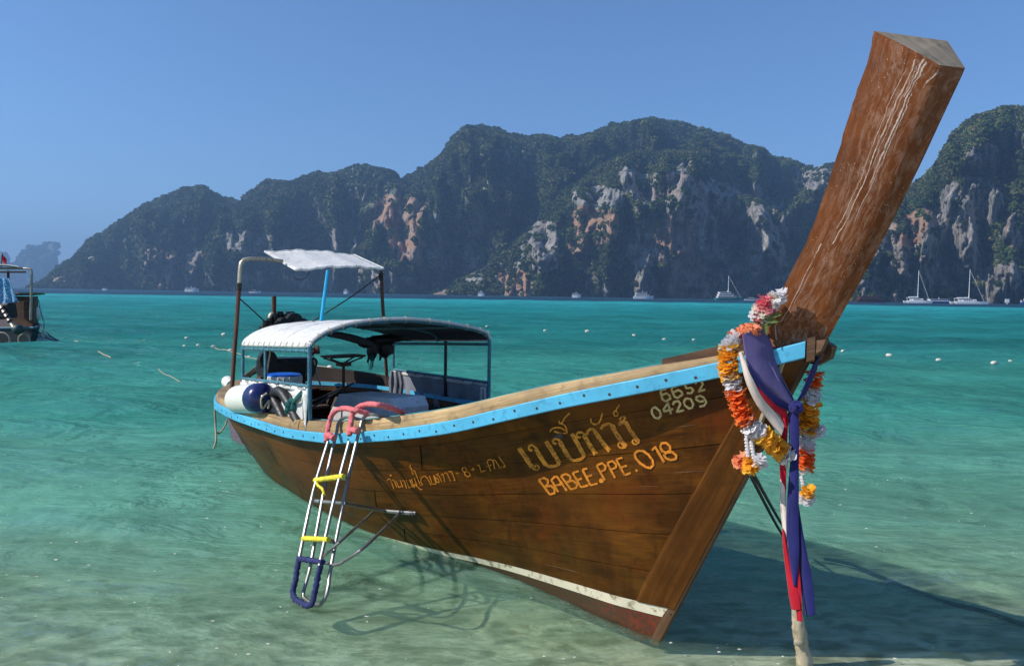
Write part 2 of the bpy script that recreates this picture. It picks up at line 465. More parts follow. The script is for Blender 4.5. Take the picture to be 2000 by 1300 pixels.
wv_ = nt.nodes.new('ShaderNodeVectorMath'); wv_.operation = 'ADD'; nz_ = nt.nodes.new('ShaderNodeTexNoise'); nz_.inputs['Scale'].default_value = 2.2; nz_.inputs['Detail'].default_value = 5
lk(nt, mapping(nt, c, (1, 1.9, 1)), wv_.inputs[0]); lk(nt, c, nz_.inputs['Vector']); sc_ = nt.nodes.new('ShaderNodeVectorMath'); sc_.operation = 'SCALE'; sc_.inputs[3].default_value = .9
lk(nt, nz_.outputs['Color'], sc_.inputs[0]); lk(nt, sc_.outputs[0], wv_.inputs[1]); lk(nt, wv_.outputs[0], caustic_net.inputs['Vector'])
cc = mixc(nt, ramp(nt, caustic_net.outputs['Distance'], [(.20, .9), (.50, 0)]), cc, (.20, .20, .115))  # pale and dark net in the sand colour imitates caustic light
cc = mixc(nt, ramp(nt, n2, [(.40, .6), (.54, 0)]), cc, (.24, .235, .15))
cc = mixc(nt, ramp(nt, n3, [(.62, 0), (.75, .5)]), cc, (.55, .5, .4))
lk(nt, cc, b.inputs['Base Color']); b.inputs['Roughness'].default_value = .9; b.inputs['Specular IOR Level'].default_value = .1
bump(nt, b, n2, .6, .03)
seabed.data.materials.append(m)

# ---- the sea: real waves near the beach, finer relief in the material
rowsW = np.concatenate([[-30, -10, -4, -1, .5], 1.2 + np.geomspace(.25, 9300, 820)])
aW = np.linspace(-1, 1, 900); aW = 2.3 * (aW * .42 + .58 * aW ** 3)
YW, AW = np.meshgrid(rowsW, aW, indexing='ij'); XW = AW * (np.abs(YW) + 4.0)
def waves(x, y):
    d = np.sqrt(x * x + y * y)
    z = 0 * x
    r2 = np.random.default_rng(3)
    for k in range(26):
        L = .45 * 1.17 ** k
        th = math.radians(-95 + r2.normal(0, 34))
        ph = r2.uniform(0, 6.28)
        A = .0105 * L ** .75
        kk = 2 * math.pi / L
        # fade what the mesh cannot carry
        fade = np.clip(1.6 - d * .030 / L, 0, 1)
        wob = .8 * vnoise(x * .35 / L + k, y * .35 / L)
        s_ = np.sin(kk * (x * math.cos(th) + y * math.sin(th)) + ph + wob * 2.2)
        z = z + A * fade * (s_ + .28 * (1 - np.abs(s_)) * 1.0) * (.55 + .45 * vnoise(x * .16 / L + 9, y * .16 / L))
    shal = np.interp(y, [0, 3.2, 6, 14], [.25, .35, .55, 1.2])
    return z * shal * 1.0
ZW = waves(XW, YW)
depth = np.clip(ZW - seabed_z(XW, YW), 0, 60)
water = kind(np_mesh('sea_water', XW, YW, ZW, {'depth': depth}), 'structure')
m, nt, b = mat('sea_water_surface')
nt.nodes.remove(b)
out = nt.nodes['Material Output']; c = coords(nt)
at = nt.nodes.new('ShaderNodeAttribute'); at.attribute_name = 'depth'; dp = at.outputs['Fac']
geo = nt.nodes.new('ShaderNodeNewGeometry')
sepp = nt.nodes.new('ShaderNodeSeparateXYZ'); lk(nt, geo.outputs['Position'], sepp.inputs[0])
w1 = noise(nt, mapping(nt, c, (1, 2.1, 1)), 2.6, 6, .62, .3)
w2 = noise(nt, mapping(nt, c, (1, 2.6, 1), (7, 3, 0)), .75, 5, .6, .6)
w3 = noise(nt, mapping(nt, c, (1, 3, 1), (2, 9, 0)), .06, 7, .68)
hh = mathn(nt, 'ADD', mathn(nt, 'MULTIPLY', w1, .11), mathn(nt, 'MULTIPLY', w2, .50))
bm = nt.nodes.new('ShaderNodeBump'); bm.inputs['Strength'].default_value = 1.0; bm.inputs['Distance'].default_value = 1.0
lk(nt, hh, bm.inputs['Height'])
body = ramp(nt, mathn(nt, 'DIVIDE', dp, 8.0), [(0.0, (.33, .52, .33)), (.05, (.16, .44, .30)), (.12, (.045, .26, .19)), (.24, (.012, .135, .120)), (.42, (.010, .165, .162)), (.70, (.010, .26, .265)), (1.0, (.001, .026, .050))])
patch = ramp(nt, w3, [(.38, .72), (.62, 1.22)])
body = mixc(nt, 1.0, body, patch, 'MULTIPLY')
dif = nt.nodes.new('ShaderNodeSubsurfaceScattering'); lk(nt, body, dif.inputs[0]); dif.inputs['Scale'].default_value = .30; dif.inputs['Radius'].default_value = (1, 1, 1)
bm2 = nt.nodes.new('ShaderNodeBump'); bm2.inputs['Strength'].default_value = .6; bm2.inputs['Distance'].default_value = 1.5
lk(nt, hh, bm2.inputs['Height']); lk(nt, bm2.outputs[0], dif.inputs['Normal'])
trn = nt.nodes.new('ShaderNodeBsdfTransparent')
tint = ramp(nt, mathn(nt, 'DIVIDE', dp, 2.0), [(0, (.95, .99, .96)), (.12, (.74, .95, .84)), (.4, (.45, .86, .74)), (1, (.15, .6, .55))])
lk(nt, tint, trn.inputs[0])
turb = mathn(nt, 'SUBTRACT', 1.0, mathn(nt, 'POWER', 2.718, mathn(nt, 'MULTIPLY', dp, -1.9)))
mx = nt.nodes.new('ShaderNodeMixShader'); lk(nt, turb, mx.inputs[0]); lk(nt, trn.outputs[0], mx.inputs[1]); lk(nt, dif.outputs[0], mx.inputs[2])
gl = nt.nodes.new('ShaderNodeBsdfGlossy'); gl.inputs['Roughness'].default_value = .06; lk(nt, bm.outputs[0], gl.inputs['Normal'])
lk(nt, ramp(nt, mathn(nt, 'DIVIDE', sepp.outputs[1], 200.0), [(0, .02), (1, .30)]), gl.inputs['Roughness'])
fr = nt.nodes.new('ShaderNodeFresnel'); fr.inputs['IOR'].default_value = 1.33; lk(nt, bm.outputs[0], fr.inputs['Normal'])
mx2 = nt.nodes.new('ShaderNodeMixShader'); lk(nt, mathn(nt, 'MINIMUM', mathn(nt, 'MULTIPLY', fr.outputs[0], .9), .30), mx2.inputs[0]); lk(nt, mx.outputs[0], mx2.inputs[1]); lk(nt, gl.outputs[0], mx2.inputs[2])
lk(nt, mx2.outputs[0], out.inputs[0])
water.data.materials.append(m)

# ---- limestone hills across the bay
m, nt, b = mat('limestone_and_scrub'); c = coords(nt)
ar = nt.nodes.new('ShaderNodeAttribute'); ar.attribute_name = 'rock'
ao_ = nt.nodes.new('ShaderNodeAttribute'); ao_.attribute_name = 'ochre'
st_ = noise(nt, mapping(nt, c, (1, 1, .22)), .075, 8, .72, 1.0)
st2 = noise(nt, mapping(nt, c, (1, 1, .10)), .22, 5, .7)
lay = noise(nt, mapping(nt, c, (.25, .25, 1.6)), .07, 4, .6)
rk = ramp(nt, st_, [(.35, (.10, .10, .094)), (.44, (.27, .265, .245)), (.53, (.42, .405, .37)), (.63, (.60, .57, .52))])
rk = mixc(nt, ramp(nt, st2, [(.40, .8), (.47, 0)]), rk, (.05, .054, .05))
rk = mixc(nt, mathn(nt, 'MULTIPLY', ao_.outputs['Fac'], ramp(nt, noise(nt, c, .045, 6, .7), [(.38, 0), (.47, .85)])), rk, (.50, .27, .15))
rk = mixc(nt, ramp(nt, noise(nt, mapping(nt, c, (1, 1, .15), (9, 4, 2)), .13, 5, .7), [(.58, 0), (.64, .65)]), rk, (.08, .077, .07))
rk = mixc(nt, ramp(nt, lay, [(.61, 0), (.69, .5)]), rk, (.07, .08, .05))
gr = ramp(nt, noise(nt, c, .05, 6, .7), [(.3, (.020, .038, .014)), (.6, (.055, .075, .026)), (.75, (.09, .095, .040))])
rmask = mathn(nt, 'ADD', ar.outputs['Fac'], mathn(nt, 'MULTIPLY', mathn(nt, 'SUBTRACT', noise(nt, mapping(nt, c, (1, 1, .45)), .06, 8, .78), .5), 1.7))
lk(nt, mixc(nt, ramp(nt, rmask, [(.30, 0), (.38, 1)]), gr, rk), b.inputs['Base Color'])
b.inputs['Roughness'].default_value = .95; b.inputs['Specular IOR Level'].default_value = .1
bump(nt, b, mathn(nt, 'ADD', st_, mathn(nt, 'MULTIPLY', st2, .5)), 1.0, 9.0)
M['hill'] = m

m, nt, b = mat('tropical_tree_crown'); c = coords(nt)
oi = nt.nodes.new('ShaderNodeObjectInfo')
gp = nt.nodes.new('ShaderNodeNewGeometry')
bigp = noise(nt, mapping(nt, gp.outputs['Position'], (.012, .012, .012)), 1, 4, .6)
c1 = ramp(nt, oi.outputs['Random'], [(0, (.022, .050, .016)), (.35, (.058, .098, .026)), (.7, (.12, .150, .042)), (.9, (.22, .225, .065)), (1, (.26, .20, .09))])
c1 = mixc(nt, ramp(nt, bigp, [(.36, .6), (.6, 0)]), c1, (.018, .030, .014))
c1 = mixc(nt, ramp(nt, gp.outputs['Random Per Island'], [(0, 0), (1, .45)]), c1, (.05, .075, .025))
lk(nt, c1, b.inputs['Base Color']); b.inputs['Roughness'].default_value = .8; b.inputs['Specular IOR Level'].default_value = .2
M['crown'] = m

def crown_proto(seed):
    r = random.Random(seed); mb = MB()
    # a lumpy crown of many leaf clumps
    for k in range(26):
        th = math.acos(r.uniform(-.15, 1)); ph = r.uniform(0, 6.283); R = r.uniform(.55, .98)
        cpt = Vector((math.sin(th) * math.cos(ph) * R, math.sin(th) * math.sin(ph) * R, math.cos(th) * R * .85))
        a = r.uniform(.22, .38)
        for q in range(5):
            d = Vector((r.gauss(0, 1), r.gauss(0, 1), r.gauss(0, 1))).normalized()
            e1 = d.orthogonal().normalized(); e2 = d.cross(e1)
            o = cpt + d * a * .45
            mb.add([o + e1 * a, o + e2 * a * .8, o - e1 * a, o - e2 * a * .8], [(0, 1, 2, 3)])
    mb.ball((0, 0, 0), .62, 7, 5, jit=.4)
    me = bpy.data.meshes.new('crown'); me.from_pydata(mb.v, [], mb.f); me.materials.append(M['crown'])
    return bpy.data.objects.new('tree_crown_source_%d' % seed, me)
protos = [crown_proto(i) for i in range(4)]

# rocky faces, in photo pixels: cx, cy, rx, ry, ochre
ROCK = [(325, 525, 42, 36, .5), (312, 500, 28, 14, .4), (372, 522, 20, 30, .3), (782, 425, 42, 34, .9), (795, 470, 30, 38, 1), (812, 496, 16, 22, .6), (1160, 440, 40, 32, 1), (1145, 468, 30, 18, .8),
        (1320, 390, 70, 40, .25), (1320, 470, 55, 60, .8), (1345, 550, 40, 40, .6), (1262, 505, 22, 70, .1), (1445, 430, 28, 48, .2), (1478, 470, 34, 70, .05), (1508, 520, 26, 60, .05), (1400, 440, 22, 90, .1),
        (1400, 440, 40, 60, .15), (1500, 450, 36, 60, .05), (1170, 390, 40, 22, .0), (1420, 380, 60, 26, .0), (480, 470, 40, 26, .1), (860, 480, 26, 60, .0), (1060, 480, 28, 50, .1), (1740, 500, 60, 60, .2), (1850, 470, 60, 50, .1), (1930, 540, 50, 30, .1), (1900, 400, 60, 40, .05), (1004, 556, 20, 22, .9), (920, 490, 15, 48, .05), (935, 440, 9, 24, .1), (700, 545, 65, 20, .2), (660, 470, 12, 22, .1), (555, 480, 16, 16, .3), (500, 545, 30, 12, .3), (115, 548, 18, 9, .6), (600, 548, 28, 14, .4),
        (1590, 345, 30, 18, .1), (1240, 360, 26, 26, .05), (860, 558, 30, 12, .4), (1440, 545, 14, 36, .2),
        (1785, 455, 46, 34, .9), (1760, 480, 26, 18, .9), (1800, 545, 80, 42, .3), (1715, 545, 30, 42, .1), (1920, 300, 26, 22, .1), (1985, 450, 22, 24, .3), (1870, 380, 20, 14, .1), (1985, 275, 14, 18, .1),(770,555,40,14,.2)]
def project(X, Y, Z):
    dx, dy, dz = X, Y, Z - CAM_H
    w = dy * FW.y + dz * FW.z + dx * FW.x
    return 1000 + FPX * (dx * RT.x + dy * RT.y + dz * RT.z) / w, 650 - FPX * (dx * UP.x + dy * UP.y + dz * UP.z) / w
HILLS = []
def hill(name, sky_px, D, Wd, res, seed, trees=6.5, density=1.0, rockiness=.0, buttress=1.0, ends=60, label=None):
    """a karst ridge: shore at distance D, crest Wd behind it; sky_px is its skyline in the photograph"""
    sky_px = sorted(sky_px)
    px = np.array([p[0] for p in sky_px], float); py = np.array([p[1] for p in sky_px], float)
    Dc = D + Wd
    xs = np.array([Pd(a, b_, Dc).x for a, b_ in sky_px]); hs = np.array([Pd(a, b_, Dc).z for a, b_ in sky_px])
    x = np.arange(xs[0], xs[-1], res); nt_ = int(max(60, 1.35 * (Wd + hs.max()) / res)); t = np.linspace(0, 1.45, nt_)
    X, T = np.meshgrid(x, t, indexing='ij')
    R = np.interp(X, xs, hs) + fbm(X * .02, X * 0 + seed, o=4) * 5.0 * np.clip(np.interp(X, xs, hs) / 60, 0, 1)
    tt = np.clip(T, 0, 1)
    prof = np.interp(T, [0, .03, .25, .6, .85, 1, 1.2, 1.45], [-.04, .02, .36, .74, .93, 1.0, .9, .35])
    warp = fbm(X * .006, T * 2 + seed, o=3)
    prof = prof + .05 * warp * np.sin(np.pi * tt)
    Z = R * prof
    yb = np.interp(T, [0, .25, .6, 1, 1.45], [0, .16, .40, 1.0, 2.0])
    Yp = D + Wd * yb
    amp = buttress * np.clip(R / 120, .15, 1.3) * np.sin(np.pi * np.clip(T * .9 + .12, 0, 1))
    rid = 1 - np.abs(fbm(X * .0085 + seed, Z * .004 + 4, o=4)) * 1.5
    Yp = Yp - amp * (rid * 95 + 34 * (1 - np.abs(fbm(X * .021 + 7, Z * .010, o=4)) * 1.6) + 15 * fbm(X * .05, Z * .03, o=4))
    # what is bare rock
    u, v = project(X * (Yp / Dc), Yp, Z)
    rock = np.zeros_like(X); och = np.zeros_like(X)
    wx = u + 9 * fbm(X * .03, Z * .03, o=4); wy = v + 9 * fbm(X * .03 + 50, Z * .03, o=4)
    for cx, cy, rx, ry, oc in ROCK:
        q = np.clip(1.52 - np.sqrt(((wx - cx) / rx) ** 2 + ((wy - cy) / ry) ** 2), 0, 1)
        k = q > rock; rock = np.maximum(rock, q); och = np.where(k, oc * (q > .1), och)
    bnd = fbm(X * .014 + seed, Z * .006, o=5)
    rock = np.clip(rock * 1.0 + rockiness * np.clip(bnd * 1.6, 0, 1), 0, 1)
    # steepen and flute the bare faces
    Yp = Yp - rock * (9 + 8 * (1 - np.abs(fbm(X * .07, Z * .012, o=4)) * 1.8) + 6 * (1 - np.abs(fbm(X * .19, Z * .05, o=4)) * 1.8) + 3.5 * fbm(X * .45, Z * .20, o=3))
    Z = Z + (1 - rock) * 2.0 * fbm(X * .05, Yp * .05, o=4)
    # where X is at another distance than the crest the outline narrows towards the camera
    Xp = X * (Yp / Dc)
    o = kind(np_mesh(name, Xp, Yp, Z, {'rock': rock, 'ochre': och}, flip=False), 'structure')
    o.data.materials.append(M['hill'])
    # trees stand where it is not bare
    area = res * (Wd + hs.max()) * 1.1 / nt_
    n = int(density * X.size * area / (trees * trees * .62))
    ii = rng.integers(0, X.shape[0] - 1, n); jj = rng.integers(0, int(nt_ * 1.12 / 1.45), n)
    fx = rng.random(n); fy = rng.random(n)
    def smp(A): return (A[ii, jj] * (1 - fx) * (1 - fy) + A[ii + 1, jj] * fx * (1 - fy) + A[ii, jj + 1] * (1 - fx) * fy + A[ii + 1, jj + 1] * fx * fy)
    px_, py_, pz_, rk_ = smp(Xp), smp(Yp), smp(Z), smp(rock)
    keep = (rk_ + .30 * fbm(px_ * .05, pz_ * .03, py_ * .03, o=4) + rng.normal(0, .10, n) < .30) | ((rng.random(n) < .5) & (fbm(px_ * .06 + 3, pz_ * .09, py_ * .02, o=4) > .30))
    keep &= (pz_ > 1.5)
    HILLS.append((np.stack([px_, py_, pz_], -1)[keep], trees))
    return o

hill('left_hill', [(40, 566), (80, 556), (95, 543), (130, 512), (160, 492), (190, 464), (240, 434), (285, 402), (320, 384), (360, 373), (400, 373), (430, 389), (470, 400), (520, 420), (580, 450), (640, 500), (700, 560)], 1500, 260, 4.2, 1, trees=9, rockiness=.35)
hill('middle_hill', [(400, 470), (430, 410), (470, 393), (490, 372), (520, 360), (580, 350), (640, 340), (700, 329), (740, 331), (765, 339), (782, 353), (820, 375), (860, 420), (900, 480), (930, 560)], 1420, 260, 4.0, 2, trees=8.5, rockiness=.3)
hill('main_hill', [(700, 480), (740, 420), (780, 362), (800, 347), (830, 331), (850, 316), (865, 291), (885, 266), (910, 251), (940, 245), (970, 251), (1000, 263), (1030, 273), (1060, 271), (1100, 269), (1150, 259), (1200, 244), (1250, 238), (1300, 236), (1340, 241), (1400, 263), (1450, 286), (1500, 303), (1550, 319), (1570, 326), (1600, 329), (1640, 326), (1700, 350), (1760, 400), (1800, 460), (1840, 560)], 1330, 300, 3.6, 3, trees=8, rockiness=.3, buttress=1.1)
hill('front_hill', [(830, 580), (880, 560), (940, 520), (1000, 480), (1050, 430), (1090, 385), (1140, 350), (1180, 325), (1230, 302), (1290, 292), (1340, 297), (1380, 312), (1410, 345), (1450, 372), (1490, 398), (1520, 440), (1545, 490), (1580, 560), (1600, 588)], 1120, 180, 3.0, 4, trees=7.5, rockiness=.38, buttress=.85)
hill('right_hill', [(1600, 588), (1640, 560), (1665, 500), (1700, 440), (1740, 395), (1780, 362), (1800, 348), (1820, 332), (1835, 315), (1850, 284), (1870, 261), (1900, 241), (1940, 226), (1970, 211), (2000, 207), (2050, 190), (2150, 180), (2300, 230), (2500, 330), (2700, 480)], 820, 200, 2.3, 5, trees=6.0, rockiness=.30, buttress=.8)
hill('far_island', [(-60, 560), (-20, 500), (5, 491), (16, 505), (24, 520), (36, 505), (48, 492), (58, 482), (68, 488), (78, 484), (92, 477), (104, 474), (112, 481), (114, 512), (118, 545), (126, 561)], 4300, 300, 14, 6, trees=26, density=.5, rockiness=.3, buttress=.4)

def scatter(pts, size, name):
    me = bpy.data.meshes.new(name + '_points')
    me.from_pydata([tuple(p) for p in pts], [], [])
    sc = me.attributes.new('size', 'FLOAT', 'POINT'); sc.data.foreach_set('value', (size * rng.uniform(.34, .85, len(pts)) * np.where(rng.random(len(pts)) < .06, 1.4, 1)).astype(np.float32))
    rt = me.attributes.new('spin', 'FLOAT', 'POINT'); rt.data.foreach_set('value', rng.uniform(0, 6.28, len(pts)).astype(np.float32))
    which = me.attributes.new('which', 'INT', 'POINT'); which.data.foreach_set('value', rng.integers(0, 4, len(pts)).astype(np.int32))
    o = bpy.data.objects.new(name, me); COL.objects.link(o)
    g = bpy.data.node_groups.new(name + '_nodes', 'GeometryNodeTree')
    g.interface.new_socket('Geometry', in_out='INPUT', socket_type='NodeSocketGeometry')
    g.interface.new_socket('Geometry', in_out='OUTPUT', socket_type='NodeSocketGeometry')
    gi = g.nodes.new('NodeGroupInput'); go = g.nodes.new('NodeGroupOutput')
    join = g.nodes.new('GeometryNodeJoinGeometry')
    def na(n_, t): a = g.nodes.new('GeometryNodeInputNamedAttribute'); a.data_type = t; a.inputs['Name'].default_value = n_; return a.outputs['Attribute']
    for k, p in enumerate(protos):
        oi_ = g.nodes.new('GeometryNodeObjectInfo'); oi_.inputs['Object'].default_value = p
        ip = g.nodes.new('GeometryNodeInstanceOnPoints')
        cmp = g.nodes.new('FunctionNodeCompare'); cmp.data_type = 'INT'; cmp.operation = 'EQUAL'
        g.links.new(na('which', 'INT'), cmp.inputs[2]); cmp.inputs[3].default_value = k
        g.links.new(gi.outputs[0], ip.inputs['Points']); g.links.new(cmp.outputs[0], ip.inputs['Selection'])
        g.links.new(oi_.outputs['Geometry'], ip.inputs['Instance'])
        cx_ = g.nodes.new('ShaderNodeCombineXYZ'); g.links.new(na('spin', 'FLOAT'), cx_.inputs[2])
        g.links.new(cx_.outputs[0], ip.inputs['Rotation']); g.links.new(na('size', 'FLOAT'), ip.inputs['Scale'])
        g.links.new(ip.outputs[0], join.inputs[0])
    g.links.new(join.outputs[0], go.inputs[0])
    md = o.modifiers.new('trees', 'NODES'); md.node_group = g
    o.data.materials.append(M['crown'])
    return kind(o, 'stuff')
for k, (pts, size) in enumerate(HILLS):
    scatter(pts, size, 'hillside_forest')

# ---- the air of the bay
hz = MB(); x0, x1, y0, y1, z0, z1 = -26000, 26000, -400, 9600, -45, 620
hz.add([(x0, y0, z0), (x1, y0, z0), (x1, y1, z0), (x0, y1, z0), (x0, y0, z1), (x1, y0, z1), (x1, y1, z1), (x0, y1, z1)],
       [(3, 2, 1, 0), (4, 5, 6, 7), (0, 1, 5, 4), (1, 2, 6, 5), (2, 3, 7, 6), (3, 0, 4, 7)])
m = bpy.data.materials.new('hazy_air'); m.use_nodes = True; nt = m.node_tree; nt.nodes.clear()
ou = nt.nodes.new('ShaderNodeOutputMaterial'); pv = nt.nodes.new('ShaderNodeVolumePrincipled')
pv.inputs['Density'].default_value = .00022; pv.inputs['Color'].default_value = (.36, .62, 1.0, 1); pv.inputs['Anisotropy'].default_value = .2
nt.links.new(pv.outputs[0], ou.inputs['Volume'])
haze = kind(obj('haze', hz, m, smooth=False), 'stuff')

# ================================================================== THE LONGTAIL BOAT
boat = thing('longtail_boat', 'large brown wooden longtail boat with tall prow, sky blue rail and gold lettering', 'boat', F.copy())

# prow timber material with dried white salt runs
def prow_mat():
    m = M['prow'] = wood('prow_timber', (.115, .029, .005), (.235, .070, .015), .45, .55, stain=(.08, .022, .008), stain_amt=.5, coat=0, spec=.2)
    nt = m.node_tree; b = nt.nodes['Principled BSDF']; src = b.inputs['Base Color'].links[0].from_socket
    uv = coords(nt, 'UV'); ob = coords(nt)
    sp = nt.nodes.new('ShaderNodeSeparateXYZ'); lk(nt, uv, sp.inputs[0])      # u height up the timber 0..1, v across 0..1
    # thin runs that wander down the face
    wob = noise(nt, mapping(nt, uv, (2.6, .8, 1)), 1.6, 7, .62)
    vv = mathn(nt, 'ADD', sp.outputs[1], mathn(nt, 'MULTIPLY', mathn(nt, 'SUBTRACT', wob, .5), .30))
    total = None
    for v0, u0, u1, w in ((.50, .44, .90, .005), (.58, .40, .96, .009), (.63, .60, .93, .004), (.70, .56, .97, .013), (.74, .46, .86, .005), (.40, .02, .40, .008), (.47, .16, .34, .003), (.86, .84, .95, .012), (.66, .80, .98, .010)):
        lean = mathn(nt, 'MULTIPLY', mathn(nt, 'SUBTRACT', sp.outputs[0], .6), .34)
        d = mathn(nt, 'ABSOLUTE', mathn(nt, 'SUBTRACT', mathn(nt, 'SUBTRACT', vv, lean), v0 - .02))
        l = mathn(nt, 'SUBTRACT', 1.0, mathn(nt, 'DIVIDE', d, w * 1.25), True)
        ga = mathn(nt, 'MULTIPLY', mathn(nt, 'GREATER_THAN', sp.outputs[0], u0), mathn(nt, 'LESS_THAN', sp.outputs[0], u1))
        l = mathn(nt, 'MULTIPLY', l, ga)
        total = l if total is None else mathn(nt, 'MAXIMUM', total, l)
    brk = ramp(nt, noise(nt, ob, 14, 4, .6), [(.34, .15), (.5, 1)])
    c = mixc(nt, mathn(nt, 'MULTIPLY', mathn(nt, 'MULTIPLY', total, brk), .95), src, (.68, .60, .52))
    # chalky bloom along the outer half and at the foot
    bl = ramp(nt, noise(nt, mapping(nt, uv, (16, 11, 1)), 1, 8, .80, .8), [(.47, 0), (.60, .75)])
    side = ramp(nt, sp.outputs[1], [(.12, .25), (.55, .9), (.95, .55)])
    foot = ramp(nt, sp.outputs[0], [(.02, 1), (.16, 0)])
    c = mixc(nt, mathn(nt, 'MULTIPLY', bl, mathn(nt, 'MAXIMUM', side, foot)), c, (.36, .22, .155))
    # specks of bird lime and barnacle
    vo = nt.nodes.new('ShaderNodeTexVoronoi'); vo.inputs['Scale'].default_value = 58; lk(nt, ob, vo.inputs['Vector'])
    spk = mathn(nt, 'MULTIPLY', ramp(nt, vo.outputs['Distance'], [(.08, 1), (.14, 0)]), ramp(nt, noise(nt, ob, 6, 5, .7), [(.52, 0), (.58, 1)]))
    c = mixc(nt, mathn(nt, 'MULTIPLY', spk, .8), c, (.70, .55, .42))
    lk(nt, c, b.inputs['Base Color'])
    return m
prow_mat()
M['prowend'] = wood('grey_end_grain', (.16, .125, .085), (.36, .30, .22), .8, .8, stain=(.07, .06, .03), stain_amt=.5)

GS = [-.93, -.72, -.5, -.25, .03, .35, .69, 1.2, 1.9, 2.55, 3.3, 4.1, 4.75, 5.3, 5.8, 6.15, 6.35]
GB = [.03, .131, .239, .352, .467, .553, .646, .76, .864, .925, .976, .985, .93, .76, .47, .22, .0]
GZ = [1.90, 1.827, 1.757, 1.683, 1.603, 1.514, 1.41, 1.258, 1.106, .998, .953, .955, .96, .96, .96, .96, .96]
WS = [0, .2, .4, .65, 1.23, 1.54, 1.99, 2.63, 3.0, 3.53, 4.3, 4.87, 5.4, 5.8, 6.1]
WB = [.012, .05, .08, .09, .14, .20, .33, .45, .485, .48, .42, .31, .17, .06, .012]
def spline(xs, ys):
    xs = np.array(xs, float); ys = np.array(ys, float)
    h = np.diff(xs); d = np.diff(ys) / h; m_ = np.zeros(len(xs))
    m_[1:-1] = np.where(d[:-1] * d[1:] > 0, 2 * d[:-1] * d[1:] / (d[:-1] + d[1:] + 1e-12), 0)
    m_[0] = d[0]; m_[-1] = d[-1]
    def f(x):
        x = min(max(x, xs[0]), xs[-1]); i = min(int(np.searchsorted(xs, x, 'right')) - 1, len(h) - 1)
        t = (x - xs[i]) / h[i]
        return float((2 * t**3 - 3 * t * t + 1) * ys[i] + (t**3 - 2 * t * t + t) * h[i] * m_[i] + (-2 * t**3 + 3 * t * t) * ys[i + 1] + (t**3 - t * t) * h[i] * m_[i + 1])
    return f
# the curve parameter is the length along the sheer, so the stern closes smoothly
_t = [0]
for i in range(1, len(GS)): _t.append(_t[-1] + math.hypot(GS[i] - GS[i - 1], GB[i] - GB[i - 1]))
_t = [a / _t[-1] for a in _t]
gs_, gb_, gz_ = spline(_t, GS), spline(_t, GB), spline(_t, GZ)
GLEN = 8.2
wb_ = spline(WS, WB)
def G(u): return Vector((gs_(u), gb_(u), gz_(u)))
def Wl(u):
    s = (gs_(u) + .93) / 7.28 * 6.1
    return Vector((s, wb_(s), 0))
def hullp(u, v, side=1, off=0.0, raw=False):
    g, w = G(u), Wl(u)
    p = g.lerp(w, v) if v <= 1 else w.lerp(Vector((min(max(w.x, .12), 6.0), 0, -float(np.interp(w.x, [0, 1.2, 3, 5], [.06, .12, .26, .30])))), v - 1)
    if 0 <= v <= 1:
        k = 4 * v * (1 - v)
        mid = math.sin(math.pi * min(1, max(0, u * 1.0)))
        fl = min(1, max(0, (u - .04) / .10)) * min(1, max(0, (.42 - u) / .16))
        p.y += k * (.030 * mid - .12 * fl * (1 - v))
        p.z -= k * .02 * mid
    if off:
        a = hullp(u + .003, v, 1) if u < .99 else hullp(u, v, 1)
        a0 = hullp(u - .003, v, 1) if u > .01 else hullp(u, v, 1)
        b_ = hullp(u, min(v + .01, 2), 1); b0 = hullp(u, max(v - .01, 0), 1)
        a = Vector(sbz(a)) - Vector(sbz(a0)); c_ = Vector(sbz(b_)) - Vector(sbz(b0))
        n = c_.cross(a)
        if n.length > 1e-9:
            n.normalize()
            if n.y < 0 and u < .85: n = -n
            p = p + n * off
    return W3(p.x, p.y * side, p.z)

# dense pixel lookup for the starboard side
UV_U = np.linspace(0, 1, 500); UV_V = np.linspace(0, 1, 90)
_pts = np.array([[tuple(hullp(float(u), float(v))) for v in UV_V] for u in UV_U])
_pu, _pv = project(_pts[..., 0], _pts[..., 1], _pts[..., 2])
def uv_at(px, py):
    d = (_pu - px) ** 2 + (_pv - py) ** 2
    i, j = np.unravel_index(int(np.argmin(d)), d.shape); return float(UV_U[i]), float(UV_V[j])

STRAKE = [0.0, .125, .29, .46, .615, .76, .885]
ub_top, ub_bot = uv_at(1440, 805), uv_at(1252, 1140)
def board_u(v):                 # aft edge of the broad stem board
    return float(np.interp(v, [0, ub_top[1], ub_bot[1], 1], [.0 + ub_top[0] * .72, ub_top[0], ub_bot[0], ub_bot[0] * .93]))
def patch(name, u0, u1, v0, v1, mt, side, off=0.0, nu=40, nv=5, thick=.02, label=None, gap=.0006, lip=.0028):
    """one plank of the shell: outer face with rounded-in edges; u0,u1 may be functions of v"""
    f0 = u0 if callable(u0) else (lambda v: u0); f1 = u1 if callable(u1) else (lambda v: u1)
    P = []; UVc = []
    vs = [v0 + gap, v0 + gap + .0012] + [v0 + (v1 - v0) * k / nv for k in range(1, nv)] + [v1 - gap - .0012, v1 - gap]
    # the lower edge of a strake stands a little proud of the next one
    offs = [off - .006, off] + [off + lip * k / nv for k in range(1, nv)] + [off + lip, off - .006]
    for i in range(nu + 1):
        row = []; ru = []
        for v, o_ in zip(vs, offs):
            u = f0(v) + (f1(v) - f0(v)) * i / nu
            row.append(hullp(u, v, side, o_ if (u < .995) else 0)); ru.append((u * GLEN, v * 1.1))
        P.append(row); UVc.append(ru)
    mb = MB(); mb.grid(P, UVc, flip=(side < 0))
    # plank ends
    o = obj(name, mb, mt, boat, label=label, angle=35)
    return o
JOIN = [.55, .33, .62, .40, .58, .36]
